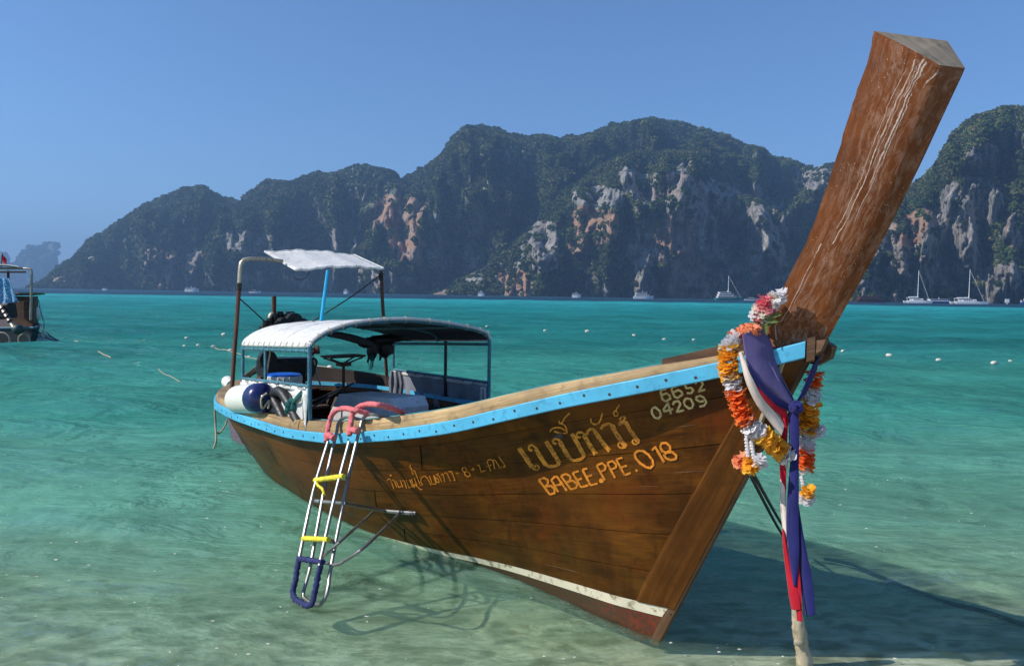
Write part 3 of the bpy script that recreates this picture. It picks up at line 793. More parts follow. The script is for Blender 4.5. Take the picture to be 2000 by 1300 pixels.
for side in (1, -1):
    for k in range(6):
        v0, v1 = STRAKE[k], STRAKE[k + 1]
        j = JOIN[k]
        patch('hull_plank', (lambda v: board_u(v) - .004), j - .0007, v0, v1, M['hull'], side, nu=44)
        patch('hull_plank', j + .0007, 1.0, v0, v1, M['hull'], side, nu=50)
    patch('waterline_stripe', 0.0, 1.0, .885, .925, M['boot'], side, nu=110, nv=2, off=.001, lip=0)
    # red bottom, and the keel below
    mb = MB(); P = []; U = []
    for i in range(91):
        u = i / 90
        P.append([hullp(u, v, side, .001 if v < 1 and u < .99 else 0) for v in (.925, .95, .975, 1.0, 1.33, 1.66, 2.0)]); U.append([(u * 7, v) for v in (.925, .95, .975, 1.0, 1.33, 1.66, 2.0)])
    mb.grid(P, U, flip=(side < 0)); obj('red_bottom', mb, M['bottom'], boat)
    # broad board beside the stem, standing proud
    P = []; U = []
    for i in range(13):
        t = i / 12; row = []; ru = []
        for k in range(25):
            v = .028 + (.885 - .028) * k / 24
            u = board_u(v) * (1 - t); o_ = .009 if 0 < i else -.006
            row.append(hullp(u, v, side, o_)); ru.append((v * 2.1, t * .4))
        P.append(row); U.append(ru)
    mb = MB(); mb.grid(P, U, flip=(side > 0)); obj('stem_board', mb, M['stem'], boat)
# inner planking seen over the rail
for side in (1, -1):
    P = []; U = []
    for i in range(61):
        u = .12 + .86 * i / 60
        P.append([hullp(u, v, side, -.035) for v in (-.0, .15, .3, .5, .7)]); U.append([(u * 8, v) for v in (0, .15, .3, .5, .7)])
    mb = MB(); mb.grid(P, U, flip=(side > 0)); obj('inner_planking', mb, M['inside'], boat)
# ribs inside
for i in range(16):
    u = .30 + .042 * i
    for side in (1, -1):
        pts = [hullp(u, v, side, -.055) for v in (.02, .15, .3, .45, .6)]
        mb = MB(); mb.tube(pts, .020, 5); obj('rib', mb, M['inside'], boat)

# cutwater strip down the stem
def stem_s(z): return -.93 * z / 1.9 if z < 1.9 else -.93
mb = MB()
P = []
for k in range(30):
    z = -.05 + 1.86 * k / 29
    s = stem_s(z); w = .014 + .012 * (z / 1.9)
    P.append([W3(s + .045, w + .010, z), W3(s - .012, w, z - .004), W3(s - .022, 0, z - .006), W3(s - .012, -w, z - .004), W3(s + .045, -w - .010, z)])
mb.grid(P, [[(k * .06, j * .02) for j in range(5)] for k in range(30)], flip=True)
obj('cutwater_strip', mb, M['brownwood'], boat)
for k in range(12):
    z = .18 + k * .14; s = stem_s(z)
    mb = MB(); mb.ball(W3(s + .004, .019 + .008 * z / 1.9, z), .006, 6, 4); obj('nail', mb, M['nail'], boat)

# ---- rails: sky blue rub rail outside, sunbleached coaming on top
def rail_section(name, sec, u0, u1, mt, side, n=100, angle=30, end=True):
    """sec: list of (outward, up) from the sheer line"""
    P = []; U = []
    for i in range(n + 1):
        u = u0 + (u1 - u0) * i / n
        g = G(u); a = G(max(u - .004, 0)); b_ = G(min(u + .004, 1)); t = (b_ - a); t.z = 0
        out_ = Vector((-t.y, t.x, 0)).normalized() if u < .999 else Vector((1, 0, 0))
        if u >= .97: 
            k = (u - .97) / .03; out_ = out_.lerp(Vector((1, 0, 0)), k).normalized()
        row = []; ru = []; acc = 0; lastp = None
        for (o_, up_) in sec(u) if callable(sec) else sec:
            p = g + out_ * o_ + Vector((0, 0, up_))
            if p.y < 0: p.y = 0
            q = W3(p.x, p.y * side, p.z); row.append(q)
            if lastp is not None: acc += (q - lastp).length
            lastp = q; ru.append((u * GLEN, acc))
        row.append(row[0]); ru.append((u * GLEN, acc + .02))
        P.append(row); U.append(ru)
    mb = MB(); mb.grid(P, U, flip=(side < 0))
    m_ = len(P[0]) - 1
    mb.add(P[0][:m_], [tuple(range(m_))]); mb.add(P[-1][:m_], [tuple(range(m_))[::-1]])
    return obj(name, mb, mt, boat, angle=angle)
def rub(u): h = float(np.interp(u, [0, .3, .5, 1], [.086, .086, .078, .078])); return [(-.012, 0), (.034, 0), (.038, -.006), (.038, -h + .006), (.032, -h), (-.012, -h)]
def coam(u):
    h = float(np.interp(u, [0, .05, .1, .2, .28, .45, .7, .85, 1], [.02, .028, .05, .075, .085, .085, .065, .055, .05])); w = float(np.interp(u, [0, .1, .3, .7, .85, 1], [.05, .07, .08, .09, .17, .22]))
    return [(.018, .001), (.016, h * .45), (.004, h - .006), (0, h), (-w, h), (-w, h - .05), (-w + .01, -.04), (-.012, -.02)]
def coamtrim(u):
    q = coam(u); w = -q[4][0]; h = q[4][1]
    return [(-w + .004, h + .007), (-w - .009, h + .007), (-w - .009, h - .035), (-w - .001, h - .035), (-w + .004, h + .001)]
U_WASH = uv_at(1286, 728)[0]
for side in (1, -1):
    u_tip = .006
    rail_section('rub_rail', rub, u_tip, 1.0, M['rail'], side, 130)
    rail_section('coaming', coam, .045, .52, M['tan'], side, 70)
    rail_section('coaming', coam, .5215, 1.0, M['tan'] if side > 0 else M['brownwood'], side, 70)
    rail_section('coaming_trim', coamtrim, U_WASH, 1.0, M['teal'] if side > 0 else M['rail'], side, 110)
    # dark brown end pieces where the rails meet under the prow
    rail_section('rail_end_piece', lambda u: [(-.02, .012), (.047, .012), (.049, -.02), (.044, -.105), (-.02, -.12)], 0.0, u_tip - .001, M['brownwood'], side, 6)
    # raised plank on the bow coaming
    wh = lambda u: coam(u)[3][1] + float(np.interp(u, [.04, U_WASH * .6, U_WASH], [.055, .05, .030]))
    rail_section('bow_washboard', lambda u: [(-.012, coam(u)[3][1] - .01), (-.014, wh(u)), (-.046, wh(u)), (-.048, .0)], .045, U_WASH - .001, M['brownwood'], side, 26)
    # nails along the rub rail
    for i in range(46):
        u = .035 + i * .0205
        if u > .97: break
        g = G(u); b_ = G(u + .004) - G(u - .004); o_ = Vector((-b_.y, b_.x, 0)).normalized()
        p = g + o_ * .0385 + Vector((0, 0, -.045 + .012 * math.sin(i * 2.3)))
        q = W3(p.x, p.y * side, p.z); nrm = (W3(o_.x, o_.y * side, 0) - F)
        mb = MB(); mb.cyl(q - nrm * .002, q + nrm * .0015, .0085, 8); obj('nail', mb, M['nail'], boat)
# beak: the short crossed timber ends ahead of the stem
mb = MB(); mb.poly([Pb(x, y, -.10) for x, y in [(1588, 690), (1598, 664), (1612, 662), (1636, 676), (1628, 700), (1602, 713), (1590, 708)]], ST * .05)
obj('beak_timber', mb, M['brownwood'], boat, smooth=False)
mb = MB(); mb.poly([Pb(x, y, .066) for x, y in [(1562, 697), (1571, 673), (1582, 665), (1613, 663), (1604, 684), (1584, 696)]], ST * -.04)
obj('beak_timber', mb, M['brownwood'], boat, smooth=False)
# fore deck between the rails, and knees
mb = MB(); P = []
for i in range(20):
    u = .02 + .20 * i / 19; g = G(u)
    P.append([W3(g.x, g.y * k * .97, g.z - .035) for k in (1, .5, 0, -.5, -1)])
mb.grid(P, [[(i * .1, j * .2) for j in range(5)] for i in range(20)]); obj('fore_deck', mb, M['brownwood'], boat)

# ---- the tall prow
# (pixel of the starboard aft edge, of the starboard fore edge), half thickness aft and fore
rowsP = [((1503, 684), (1597, 664), .11, .018), ((1488, 639), (1611, 628), .12, .02), ((1501, 624), (1620, 608), .125, .024), ((1536, 553), (1651, 548), .14, .032), ((1572, 476), (1686, 477), .155, .042),
         ((1602, 405), (1722, 404), .17, .052), ((1628, 324), (1757, 327), .18, .062), ((1653, 243), (1788, 250), .195, .072), ((1670, 190), (1812, 190), .205, .080), ((1691, 126), (1828, 150), .215, .086), ((1709, 60), (1838, 127), .22, .09)]
RIGHT = [(664, 1616), (628, 1636), (608, 1647), (548, 1681), (477, 1720), (404, 1757), (327, 1795), (250, 1831), (190, 1859), (150, 1878), (133, 1885)]
P = []; U = []
nrow = len(rowsP)
for i, (pa, pf, ba, bf_) in enumerate(rowsP):
    ba = ba * .80; A_ = Pb(*pa, ba); Fp = Pb(*pf, bf_)
    sa, _, za = sbz(A_); sf, _, zf = sbz(Fp)
    t = i / (nrow - 1)
    jit = .004 * math.sin(i * 2.7)
    # port side mirrors starboard; the top is cut so that its port aft corner sits a little further forward
    row = [W3(sa + jit, ba, za)]
    for k in (.25, .5, .75): row.append(A_.lerp(Fp, k) + ST * .008 * math.sin(math.pi * k))
    row.append(W3(sf + .006, bf_, zf)); row.append(W3(sf, bf_ - .006, zf))
    row.append(Pb(RIGHT[i][1], RIGHT[i][0], -bf_)); ap = Pb(1856, 85, -.176); s2_, _, z2_ = sbz(ap); row.append(W3(sa + (s2_ + 1.24) * t, -ba, za + (z2_ - 3.31) * t)); row.append(W3(sa + jit, ba, za))
    P.append(row); U.append([(t, v) for v in (0, .25, .5, .75, .97, 1, 1.2, 2.2, 3)])
# refine along the length
P2 = []; U2 = []
for j in range(len(P[0])):
    P2.append(catmull([P[i][j] for i in range(nrow)], 4))
nn = len(P2[0])
rows2 = [[P2[j][i] for j in range(len(P2))] for i in range(nn)]
# hand-hewn aft edge
for i in range(nn):
    k = (.5 - rng.random()) * .006
    rows2[i][0] = rows2[i][0] + HD * k; rows2[i][-1] = rows2[i][0]
uv2 = [[(i / (nn - 1), v) for v in (0, .25, .5, .75, .97, 1, 1.2, 2.2, 3)] for i in range(nn)]
mb = MB(); mb.grid(rows2, uv2, flip=False)
o = obj('prow_post', mb, M['prow'], boat, angle=28)
mb = MB(); top = rows2[-1][:-1]
cen = sum(top, Vector()) / len(top)
mb.add([p + Vector((0, 0, .0)) for p in top] + [cen + Vector((0, 0, .006))], [(i, (i + 1) % len(top), len(top)) for i in range(len(top))], [((p - cen).dot(HD), (p - cen).dot(ST)) for p in top] + [(0, 0)])
obj('prow_top', mb, M['prowend'], o, smooth=False)
# a drying crack running from the top
# vertical bow timber below the rail, between rail and sash
mb = MB(); mb.bar(W3(-.80, .075, 1.80), W3(-.56, .05, 1.17), .035, .018, up=HD); obj('stem_batten', mb, M['driftwood'], boat)

# ---- lettering, painted on the planks
bvhm = MB()
P = [[hullp(u, v, 1, .0028) for v in np.linspace(.01, .9, 60)] for u in np.linspace(.0, .9, 240)]
bvhm.grid(P)
hull_bvh = BVHTree.FromPolygons(bvhm.v, bvhm.f)
def on_hull(px, py, off=.004):
    d = ray(px, py); h = hull_bvh.ray_cast(CAMP, d)
    if h[0] is None: return None
    n = h[1] if h[1].dot(d) < 0 else -h[1]
    return h[0] + n * off
def resample(pts, step):
    out = []
    for a, b_ in zip(pts[:-1], pts[1:]):
        L = math.hypot(b_[0] - a[0], b_[1] - a[1]); n = max(1, int(L / step))
        out += [(a[0] + (b_[0] - a[0]) * k / n, a[1] + (b_[1] - a[1]) * k / n) for k in range(n)]
    return out + [pts[-1]]
def smooth2(pts, n=4):
    if len(pts) < 3: return pts
    return [(v.x, v.y) for v in catmull([Vector((p[0], p[1], 0)) for p in pts], n)]
def letter(name, strokes, org, scale, width, mt, curve=True, off=.0012):
    mb = MB()
    for si, st_ in enumerate(strokes):
        w = width
        if isinstance(st_, tuple) and isinstance(st_[0], list): st_, w = st_[0], st_[1]
        pts = [(org[0] + x / scale, org[1] + y / scale) for x, y in st_]
        if len(pts) == 1:                                   # a dot
            c0 = pts[0]; ring = [on_hull(c0[0] + w / scale * .5 * math.cos(a), c0[1] + w / scale * .5 * math.sin(a), off) for a in np.linspace(0, 2 * math.pi, 12, endpoint=False)]
            if all(r is not None for r in ring): mb.add(ring, [tuple(range(12))[::-1]])
            continue
        if curve: pts = smooth2(pts)
        pts = resample(pts, 1.6)
        A_ = []; o_ = off + .00008 * si
        for i, p in enumerate(pts):
            a = pts[max(i - 1, 0)]; b_ = pts[min(i + 1, len(pts) - 1)]
            tx, ty = b_[0] - a[0], b_[1] - a[1]; L = math.hypot(tx, ty) or 1
            wv = w * (1.12 if width > 10 else 1.1) / scale * .5 * (1 + .07 * math.sin(i * .55 + si))
            nx, ny = -ty / L * wv, tx / L * wv
            l, r = on_hull(p[0] + nx, p[1] + ny, o_), on_hull(p[0] - nx, p[1] - ny, o_)
            if l is None or r is None: A_ = A_; continue
            A_.append([l, r])
        if len(A_) > 1: mb.grid(A_, flip=True)
    return obj(name, mb, mt, boat, smooth=False)
C5 = ((1000, 720), 4.545)
BIG = [([(62, 702), (118, 780), (178, 872)], 36), ([(160, 842), (195, 888), (228, 893), (240, 872), (222, 852), (203, 862), (212, 876)], 14),
       ([(182, 722), (156, 716), (150, 690), (172, 676), (205, 690), (222, 722)], 18), ([(212, 706), (250, 775), (300, 850)], 34), ([(285, 838), (330, 862), (395, 856), (425, 832)], 26), ([(303, 640), (350, 715), (422, 835)], 34),
       ([(395, 662), (370, 655), (365, 632), (390, 618), (420, 632), (436, 660)], 18), ([(425, 645), (465, 715), (510, 790)], 34), ([(500, 782), (545, 808), (610, 798), (645, 765)], 26), ([(532, 572), (580, 655), (642, 770)], 34),
       ([(335, 555), (365, 525), (430, 520), (492, 562), (440, 570), (375, 552)], 12), ([(418, 452), (424, 482), (446, 476), (470, 432), (515, 388)], 11), ([(430, 478), (470, 500), (490, 548)], 12),
       ([(612, 606), (580, 600), (575, 575), (600, 560), (636, 572), (652, 600)], 18), ([(640, 585), (690, 670), (745, 758)], 34), ([(665, 580), (680, 545), (710, 530), (745, 552)], 22), ([(730, 540), (790, 630), (870, 728)], 34),
       ([(700, 438), (706, 470), (742, 490), (782, 462), (803, 385)], 13),
       ([(790, 532), (812, 500), (860, 485), (900, 505)], 22), ([(890, 495), (930, 575), (1012, 690)], 36), ([(1015, 690), (975, 700), (945, 682), (950, 656), (975, 660), (980, 680)], 15),
       ([(945, 498), (960, 470), (1000, 450), (1000, 425), (972, 428), (955, 450)], 16), ([(955, 485), (1005, 470), (1050, 540), (1128, 648)], 32), ([(1130, 648), (1100, 668), (1072, 652), (1075, 628), (1098, 632), (1104, 650)], 14),
       ([(925, 365), (903, 385), (912, 412), (938, 412), (940, 390), (925, 365), (955, 315)], 11)]
letter('painted_boat_name', BIG, *C5, 30, M['gold'])
LAT = [[(238, 985), (290, 1050), (335, 1112)], [(238, 985), (285, 965), (318, 985), (318, 1020), (290, 1045)], [(290, 1045), (345, 1035), (378, 1062), (378, 1102), (335, 1112)],
       [(412, 1090), (350, 985), (378, 955), (402, 955), (488, 1080)], [(385, 1035), (448, 1018)],
       [(435, 948), (480, 1010), (525, 1068)], [(435, 948), (482, 930), (516, 950), (520, 985), (482, 1008)], [(482, 1008), (540, 988), (578, 1018), (574, 1052), (525, 1068)],
       [(540, 920), (612, 1048)], [(540, 920), (592, 905)], [(576, 985), (622, 970)], [(612, 1048), (680, 1030)],
       [(626, 892), (698, 1030)], [(626, 892), (670, 880)], [(660, 957), (712, 940)], [(698, 1030), (762, 1014)],
       ([(794, 990)], 44),
       [(752, 855), (826, 985)], [(752, 855), (800, 834), (832, 860), (826, 893), (782, 912)],
       [(846, 832), (916, 965)], [(846, 832), (892, 814), (926, 842), (924, 873), (878, 892)],
       [(926, 800), (1002, 940)], [(926, 800), (982, 785)], [(962, 872), (1022, 856)], [(1002, 940), (1056, 920)],
       ([(1106, 900)], 24),
       ([(1090, 750), (1120, 724), (1165, 725), (1215, 760), (1250, 810), (1255, 850), (1230, 876), (1195, 870), (1140, 835), (1100, 790), (1090, 750)], 19),
       [(1243, 722), (1270, 690)], ([(1270, 684), (1352, 826)], 20),
       ([(1316, 692), (1330, 656), (1370, 654), (1404, 684), (1404, 718), (1375, 738), (1336, 728), (1316, 692)], 19), ([(1375, 738), (1425, 735), (1460, 765), (1455, 796), (1410, 806), (1370, 790), (1350, 765), (1375, 738)], 19)]
letter('painted_boat_number', LAT, *C5, 17, M['orange'], curve=False)
NUM = [[(1368, 178), (1332, 180), (1318, 202), (1336, 270), (1366, 286), (1406, 264), (1400, 236), (1372, 214), (1328, 230)], [(1462, 152), (1428, 158), (1416, 180), (1442, 246), (1472, 256), (1514, 226), (1504, 200), (1476, 186), (1434, 206)],
       [(1592, 116), (1532, 132), (1548, 170), (1590, 166), (1610, 188), (1592, 214), (1552, 214)], [(1626, 132), (1646, 105), (1680, 104), (1694, 134), (1660, 200), (1716, 182)],
       [(1242, 352), (1272, 338), (1312, 372), (1322, 414), (1300, 440), (1266, 430), (1242, 392), (1242, 352)], [(1412, 400), (1386, 302), (1346, 356), (1352, 376), (1430, 354)],
       [(1428, 320), (1438, 292), (1476, 282), (1496, 310), (1462, 382), (1528, 364)], [(1526, 286), (1546, 260), (1586, 266), (1610, 310), (1600, 342), (1570, 350), (1536, 322), (1526, 286)],
       [(1702, 284), (1666, 290), (1636, 270), (1636, 250), (1666, 236), (1700, 250), (1726, 294), (1706, 325), (1664, 334)]]
letter('painted_registration_number', NUM, *C5, 17, M['pale'], curve=False)
C4 = ((740, 780), 5.0)
SM = [[(82, 792), (90, 775), (112, 772), (148, 872)], [(118, 745), (108, 735), (120, 730), (126, 745)], [(130, 782), (148, 786), (178, 855)], [(166, 790), (198, 856), (222, 842)], [(206, 780), (236, 852)],
      [(226, 792), (248, 785), (272, 866)], [(266, 780), (298, 860), (322, 846)], [(302, 778), (332, 852)], [(318, 772), (346, 856), (352, 822), (378, 850), (346, 762)], [(312, 632), (302, 658), (322, 672), (318, 690)], [(322, 700), (332, 722), (346, 720)],
      [(386, 850), (402, 872), (428, 878)], [(326, 690), (352, 696), (406, 832), (420, 838)], [(432, 832), (410, 798), (416, 758), (446, 742), (474, 762), (512, 832)], [(496, 745), (522, 820), (560, 822), (536, 735)],
      [(546, 742), (566, 802), (592, 806), (578, 768), (552, 760)], [(586, 716), (562, 730), (592, 745), (616, 802)], [(606, 732), (626, 720), (646, 802)], [(640, 716), (664, 710), (702, 792)], [(680, 700), (710, 698), (746, 782), (730, 786)],
      [(760, 716), (778, 712)], [(812, 670), (836, 655), (860, 676), (850, 700), (826, 700), (812, 670)], [(850, 700), (880, 705), (895, 730), (875, 750), (845, 736), (836, 712), (850, 700)], [(902, 682), (938, 670)], [(916, 660), (926, 692)],
      [(962, 642), (976, 632), (986, 652), (1002, 704), (1048, 686)], ([(1056, 650)], 10), [(1096, 696), (1058, 602), (1080, 578), (1116, 590), (1134, 676)], [(1084, 642), (1100, 632)], [(1118, 582), (1140, 590), (1186, 664), (1200, 655)], [(1172, 552), (1232, 636), (1216, 656), (1240, 650)]]
letter('painted_passenger_notice', SM, *C4, 8.5, M['orange'], curve=False)

# ---- inside: deck boards and thwarts
def in_w(s, z):             # half width inside the planking at height z
    g, w = float(np.interp(s, GS, GB)), wb_(min(s, 6.0) * .97); return max(.06, w + (g - w) * z / float(np.interp(s, GS, GZ)) - .09)
zf = .52
for i in range(17):
    s = 1.9 + i * .26
    bb = in_w(s, zf)
    mb = MB(); mb.bar(W3(s, -bb, zf + .004 * (i % 3)), W3(s, bb, zf + .004 * (i % 2)), .235, .028); obj('deck_board', mb, M['deck'], boat)
for s in (.55, 1.35, 5.35):
    zz = float(np.interp(s, GS, GZ)) - .22; bb = in_w(s, zz)
    mb = MB(); mb.bar(W3(s, -bb, zz), W3(s, bb, zz), .2, .035); obj('thwart', mb, M['deck'], boat)
# stern deck
for i in range(5):
    s = 5.52 + i * .15; bb = max(.08, float(np.interp(s, GS, GB)) - .10)
    mb = MB(); mb.bar(W3(s, -bb, .93), W3(s, bb, .93), .14, .026); obj('stern_deck_board', mb, M['deck'], boat)
# raised plank on the port quarter
mb = MB(); P = []; U = []
for i in range(24):
    u = .60 + .30 * i / 23; g = G(u); h = float(np.interp(u, [.60, .68, .90], [.02, .10, .17]))
    P.append([W3(g.x, -(g.y - .01), g.z + .02), W3(g.x, -(g.y - .01), g.z + .06 + h), W3(g.x, -(g.y - .035), g.z + .06 + h), W3(g.x, -(g.y - .035), g.z + .0)])
    U.append([(u * 8, 0), (u * 8, .1), (u * 8, .13), (u * 8, .23)])
mb.grid(P, U); obj('quarter_board', mb, M['inside'], boat)  # dark planking colour stands in for the shadow on this inner face
# stern post under the counter
mb = MB()
mb.poly([W3(6.42, .035, .93), W3(7.00, .035, .46), W3(6.72, .035, .02), W3(6.45, .035, -.3), W3(6.05, .035, -.3), W3(6.1, .035, .5)][::1], ST * -.07)
obj('stern_post', mb, M['purplepaint'], boat, smooth=False)
mb = MB(); mb.bar(Pb(462, 884, .06), Pb(482, 888, .0), .10, .07); obj('stern_post_foot', mb, M['rust'], boat)

# ---- lower canopy
def s_at(px, py, s): return Ps(px, py, s)
fa = [(2.82, .90, 1.62)]
arch_px = [(605, 678), (612, 668), (630, 655), (650, 646), (675, 638), (700, 633), (730, 629), (760, 627), (805, 627), (850, 631), (885, 636), (920, 643), (940, 649), (951, 656), (956, 666)]
front = [Ps(x, y, 2.82) for x, y in arch_px]
fr = [Vector(sbz(p)) for p in front]
def arch(s, shrink=1.0, dz=0.0):
    out_ = []
    for q in fr:
        out_.append(W3(s, q.y * shrink, q.z + dz))
    return out_
S0, S1 = 2.82, 4.40
def arch_at(s):
    k = (s - S0) / (S1 - S0)
    return arch(s, 1 - .09 * k, -.085 * k)
P = []; U = []
ns = 14
for i in range(ns + 1):
    s = S0 - .015 + (S1 - S0 + .03) * i / ns
    row = catmull(arch_at(s), 3); sag = .018 * abs(math.sin(math.pi * i / ns * 3))
    row = [p + Vector((0, 0, .022 - sag * math.sin(math.pi * k / (len(row) - 1)) + .004 * vnoise(np.array([p.x * 6]), np.array([p.y * 6 + k * .1]))[0])) for k, p in enumerate(row)]
    P.append(row); U.append([(i * .1, k * .05) for k in range(len(row))])
mb = MB(); mb.grid(P, U)
cv = obj('canopy_cover', mb, M['canvas'], boat); solid(cv, .006, 1)
mb = MB(); mb.grid([[p - Vector((0, 0, .012)) for p in r] for r in P], U, flip=True)
obj('canopy_lining', mb, M['liner'], cv)
for s, nm in ((S0, 'canopy_arch'), ((S0 + S1) / 2, 'canopy_arch'), (S1, 'canopy_arch')):
    mb = MB(); mb.tube(catmull(arch_at(s), 3), .016, 8); obj(nm, mb, M['tealpipe'], boat)
for k in (5, 9):          # sewn seams
    mb = MB(); mb.tube([p + Vector((0, 0, .005)) for p in P[k]], .005, 5); obj('canopy_seam', mb, M['canvas'], cv)
# rolled front hem with its lashing
mb = MB(); rr = [p + Vector((0, 0, .020)) for p in catmull(arch_at(S0 - .012), 3)]
mb.tube(rr, .014, 7); hem = obj('canopy_hem', mb, M['canvas'], boat)
for k in range(2, len(rr) - 2, 3):
    mb = MB(); t = (rr[k + 1] - rr[k - 1]).normalized(); q = t.orthogonal()
    ring = [rr[k] - Vector((0, 0, .010)) + (Matrix.Rotation(a, 3, t) @ q).normalized() * .03 for a in np.linspace(0, 6.28, 9)[:-1]]
    mb.tube(ring, .003, 4, closed=True); obj('lashing', mb, M['rope'], hem)
# side tubes, stitched edges
for side, sgn in (('stbd', 1), ('port', -1)):
    idx = 0 if sgn > 0 else -1
    a, b_ = arch_at(S0)[idx], arch_at(S1)[idx]
    mb = MB(); mb.tube([a - Vector((0, 0, .03)), b_ - Vector((0, 0, .03))], .015, 8); obj('canopy_side_tube', mb, M['tealpipe'], boat)
    for k in range(12):
        t = (k + .5) / 12; p = a.lerp(b_, t)
        mb = MB(); mb.tube([p + Vector((0, 0, .045)) + ST * sgn * .004 + HD * .01, p + ST * sgn * .022, p + Vector((0, 0, -.035)) + ST * sgn * .018, p + Vector((0, 0, -.05)) - ST * sgn * .0], .0028, 4); obj('lashing', mb, M['rope'], cv)
    # hanging flap of the cover
    mb = MB(); mb.grid([[a.lerp(b_, k / 10) + ST * sgn * .008 + Vector((0, 0, .025 - .03 * j)) for k in range(11)] for j in range(2)], [[(k, j) for k in range(11)] for j in range(2)]); solid(obj('canopy_flap', mb, M['canvas'], cv), .004, 0)
# ridge battens under the cover
for q in (4, 7, 10):
    mb = MB(); mb.tube([arch_at(S0)[q] - Vector((0, 0, .015)), arch_at(S1)[q] - Vector((0, 0, .015))], .011, 6); obj('canopy_batten', mb, M['tealpipe'], boat)
# posts
def post(px_top, px_bot, b=None, s=None, r=.016, mt='tealpipe', zb=None, name='canopy_post'):
    p1 = Pb(*px_top, b) if b is not None else Ps(*px_top, s)
    p0 = Vector((p1.x, p1.y, zb)) if zb is not None else (Pb(*px_bot, b) if b is not None else Ps(*px_bot, s))
    mb = MB(); mb.tube([p0, p1], r, 9); return obj(name, mb, M[mt], boat)
A0, A1 = arch_at(S0), arch_at(S1)
def vpost(p, zb, r=.016, mt='tealpipe'):
    mb = MB(); mb.tube([Vector((p.x, p.y, zb)), p], r, 9); return obj('canopy_post', mb, M[mt], boat)
vpost(A0[0], .98, .018); vpost(A0[-1], 1.0, .018); vpost(A1[0], .98); vpost(A1[-1], .98)
vpost(A0[0].lerp(A1[0], .62), .98, .014); vpost(A0[-1].lerp(A1[-1], .42), .98, .017, 'black')
# mid rail on both sides, starboard one painted and chipped
zr = 1.225
for idx in (0, -1):
    a, b_ = A0[idx].copy(), A1[idx].copy(); a.z = zr if idx == 0 else 1.235; b_.z = (zr - .0) if idx == 0 else 1.235
    if idx == 0: a.z = 1.335; b_.z = 1.245
    mb = MB(); mb.tube([a, b_], .014, 8); obj('side_rail', mb, M['tealpipe'], boat)
    # curtain laced below the rail
    n = 34; P = []; U = []
    for i in range(n + 1):
        t = i / n; top = a.lerp(b_, t); rowp = []
        for j in range(7):
            z = top.z - .035 - j * (top.z - .035 - (.90 if idx else .97)) / 6
            w = (.012 + .010 * j / 6) * math.sin(i * 1.15 + j * .25) + .010 * math.sin(i * .37 + 1)
            rowp.append(Vector((top.x, top.y, z)) + ST * w * 1.2)
        P.append(rowp); U.append([(t * 1.6, j * .05) for j in range(7)])
    mb = MB(); mb.grid(P, U)
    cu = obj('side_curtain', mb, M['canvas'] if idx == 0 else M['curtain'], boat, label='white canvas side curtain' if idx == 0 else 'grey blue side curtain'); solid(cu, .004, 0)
    mb = MB(); mb.grid([[a.lerp(b_, i / n) + Vector((0, 0, -.012 - .04 * j)) + ST * (.010 * math.sin(i * 1.15)) * 1.1 for i in range(n + 1)] for j in range(2)]); solid(obj('curtain_hem', mb, M['curtainpale'] if idx else M['canvas'], cu), .006, 0)
    pts = []
    for i in range(41):
        t = i / 40; p = a.lerp(b_, t)
        an = i * math.pi / 2 * 1.0
        pts.append(p + Vector((0, 0, math.cos(an) * .022 - .008)) + ST * math.sin(an) * .02)
    mb = MB(); mb.tube(pts, .0035, 4); obj('lacing', mb, M['rope'] if idx == 0 else M['darkrope'], cu)
# pale end panel of the port curtain by the front post
a = A0[-1].copy(); mb = MB(); mb.bar(Vector((a.x, a.y, 1.08)) + HD * -.045 + ST * .02, Vector((a.x, a.y, .97)) + HD * -.045 + ST * .02, .075, .008, up=ST)
mb = MB(); q = A0[-1] - HD * .06 + ST * .028
mb.grid([[Vector((q.x, q.y, 1.19)) + HD * (.05 - .09 * k / 3) for k in range(4)], [Vector((q.x, q.y, .95)) + HD * (.05 - .09 * k / 3) for k in range(4)]]); solid(obj('curtain_end_panel', mb, M['curtainpale'], boat), .005, 0)
# bunched aft end of the port curtain
mb = MB(); q = A1[-1]
for k in range(7):
    o_ = HD * (.03 * k - .02) + ST * (.03 * math.sin(k * 1.9))
    mb.tube([Vector((q.x, q.y, 1.22)) + o_, Vector((q.x, q.y, 1.1)) + o_ * 1.3, Vector((q.x, q.y, .96)) + o_ * 1.1], [.014, .028, .022], 7)
obj('bunched_curtain', mb, M['curtain'], boat)
# things bundled under the roof: rolled tarpaulin and life jackets
mb = MB(); rl = [Ps(x, y, 3.7) for x, y in [(640, 652), (665, 655), (690, 661), (715, 668), (728, 672)]]
mb.tube(rl, [.025, .035, .04, .036, .022], 8); tag(obj('rolled_tarpaulin', mb, M['liner'], None, loc=rl[0].copy()), 'dark rolled tarpaulin slung under the near half of the boat canopy', 'tarpaulin')
for k, (x, y, w_, h_) in enumerate(((728, 683, .055, .13), (752, 680, .085, .12))):
    p = Ps(x, y, 3.75); mb = MB(); mb.ball(p, 1, 12, 9, sc=(w_, .05, h_ * .8), jit=.32); mb.ball(p + Vector((-.05, 0, .07)), 1, 10, 6, sc=(w_ * 1.9, .06, .05), jit=.4); mb.ball(p + Vector((.06, .04, .10)), 1, 10, 6, sc=(w_ * 2.3, .05, .04), jit=.4); mb.bar(p + Vector((-.03, 0, -.02)), p + Vector((-.05, 0, -h_)), w_ * .5, .02)
    tag(obj('hanging_bag', mb, M['black'], None, loc=p.copy()), ('narrow black bag with cords hanging under the boat canopy', 'wider black bag hanging under the canopy beside the rusty pole')[k], 'bag')
mb = MB(); p = Ps(722, 690, 3.74)
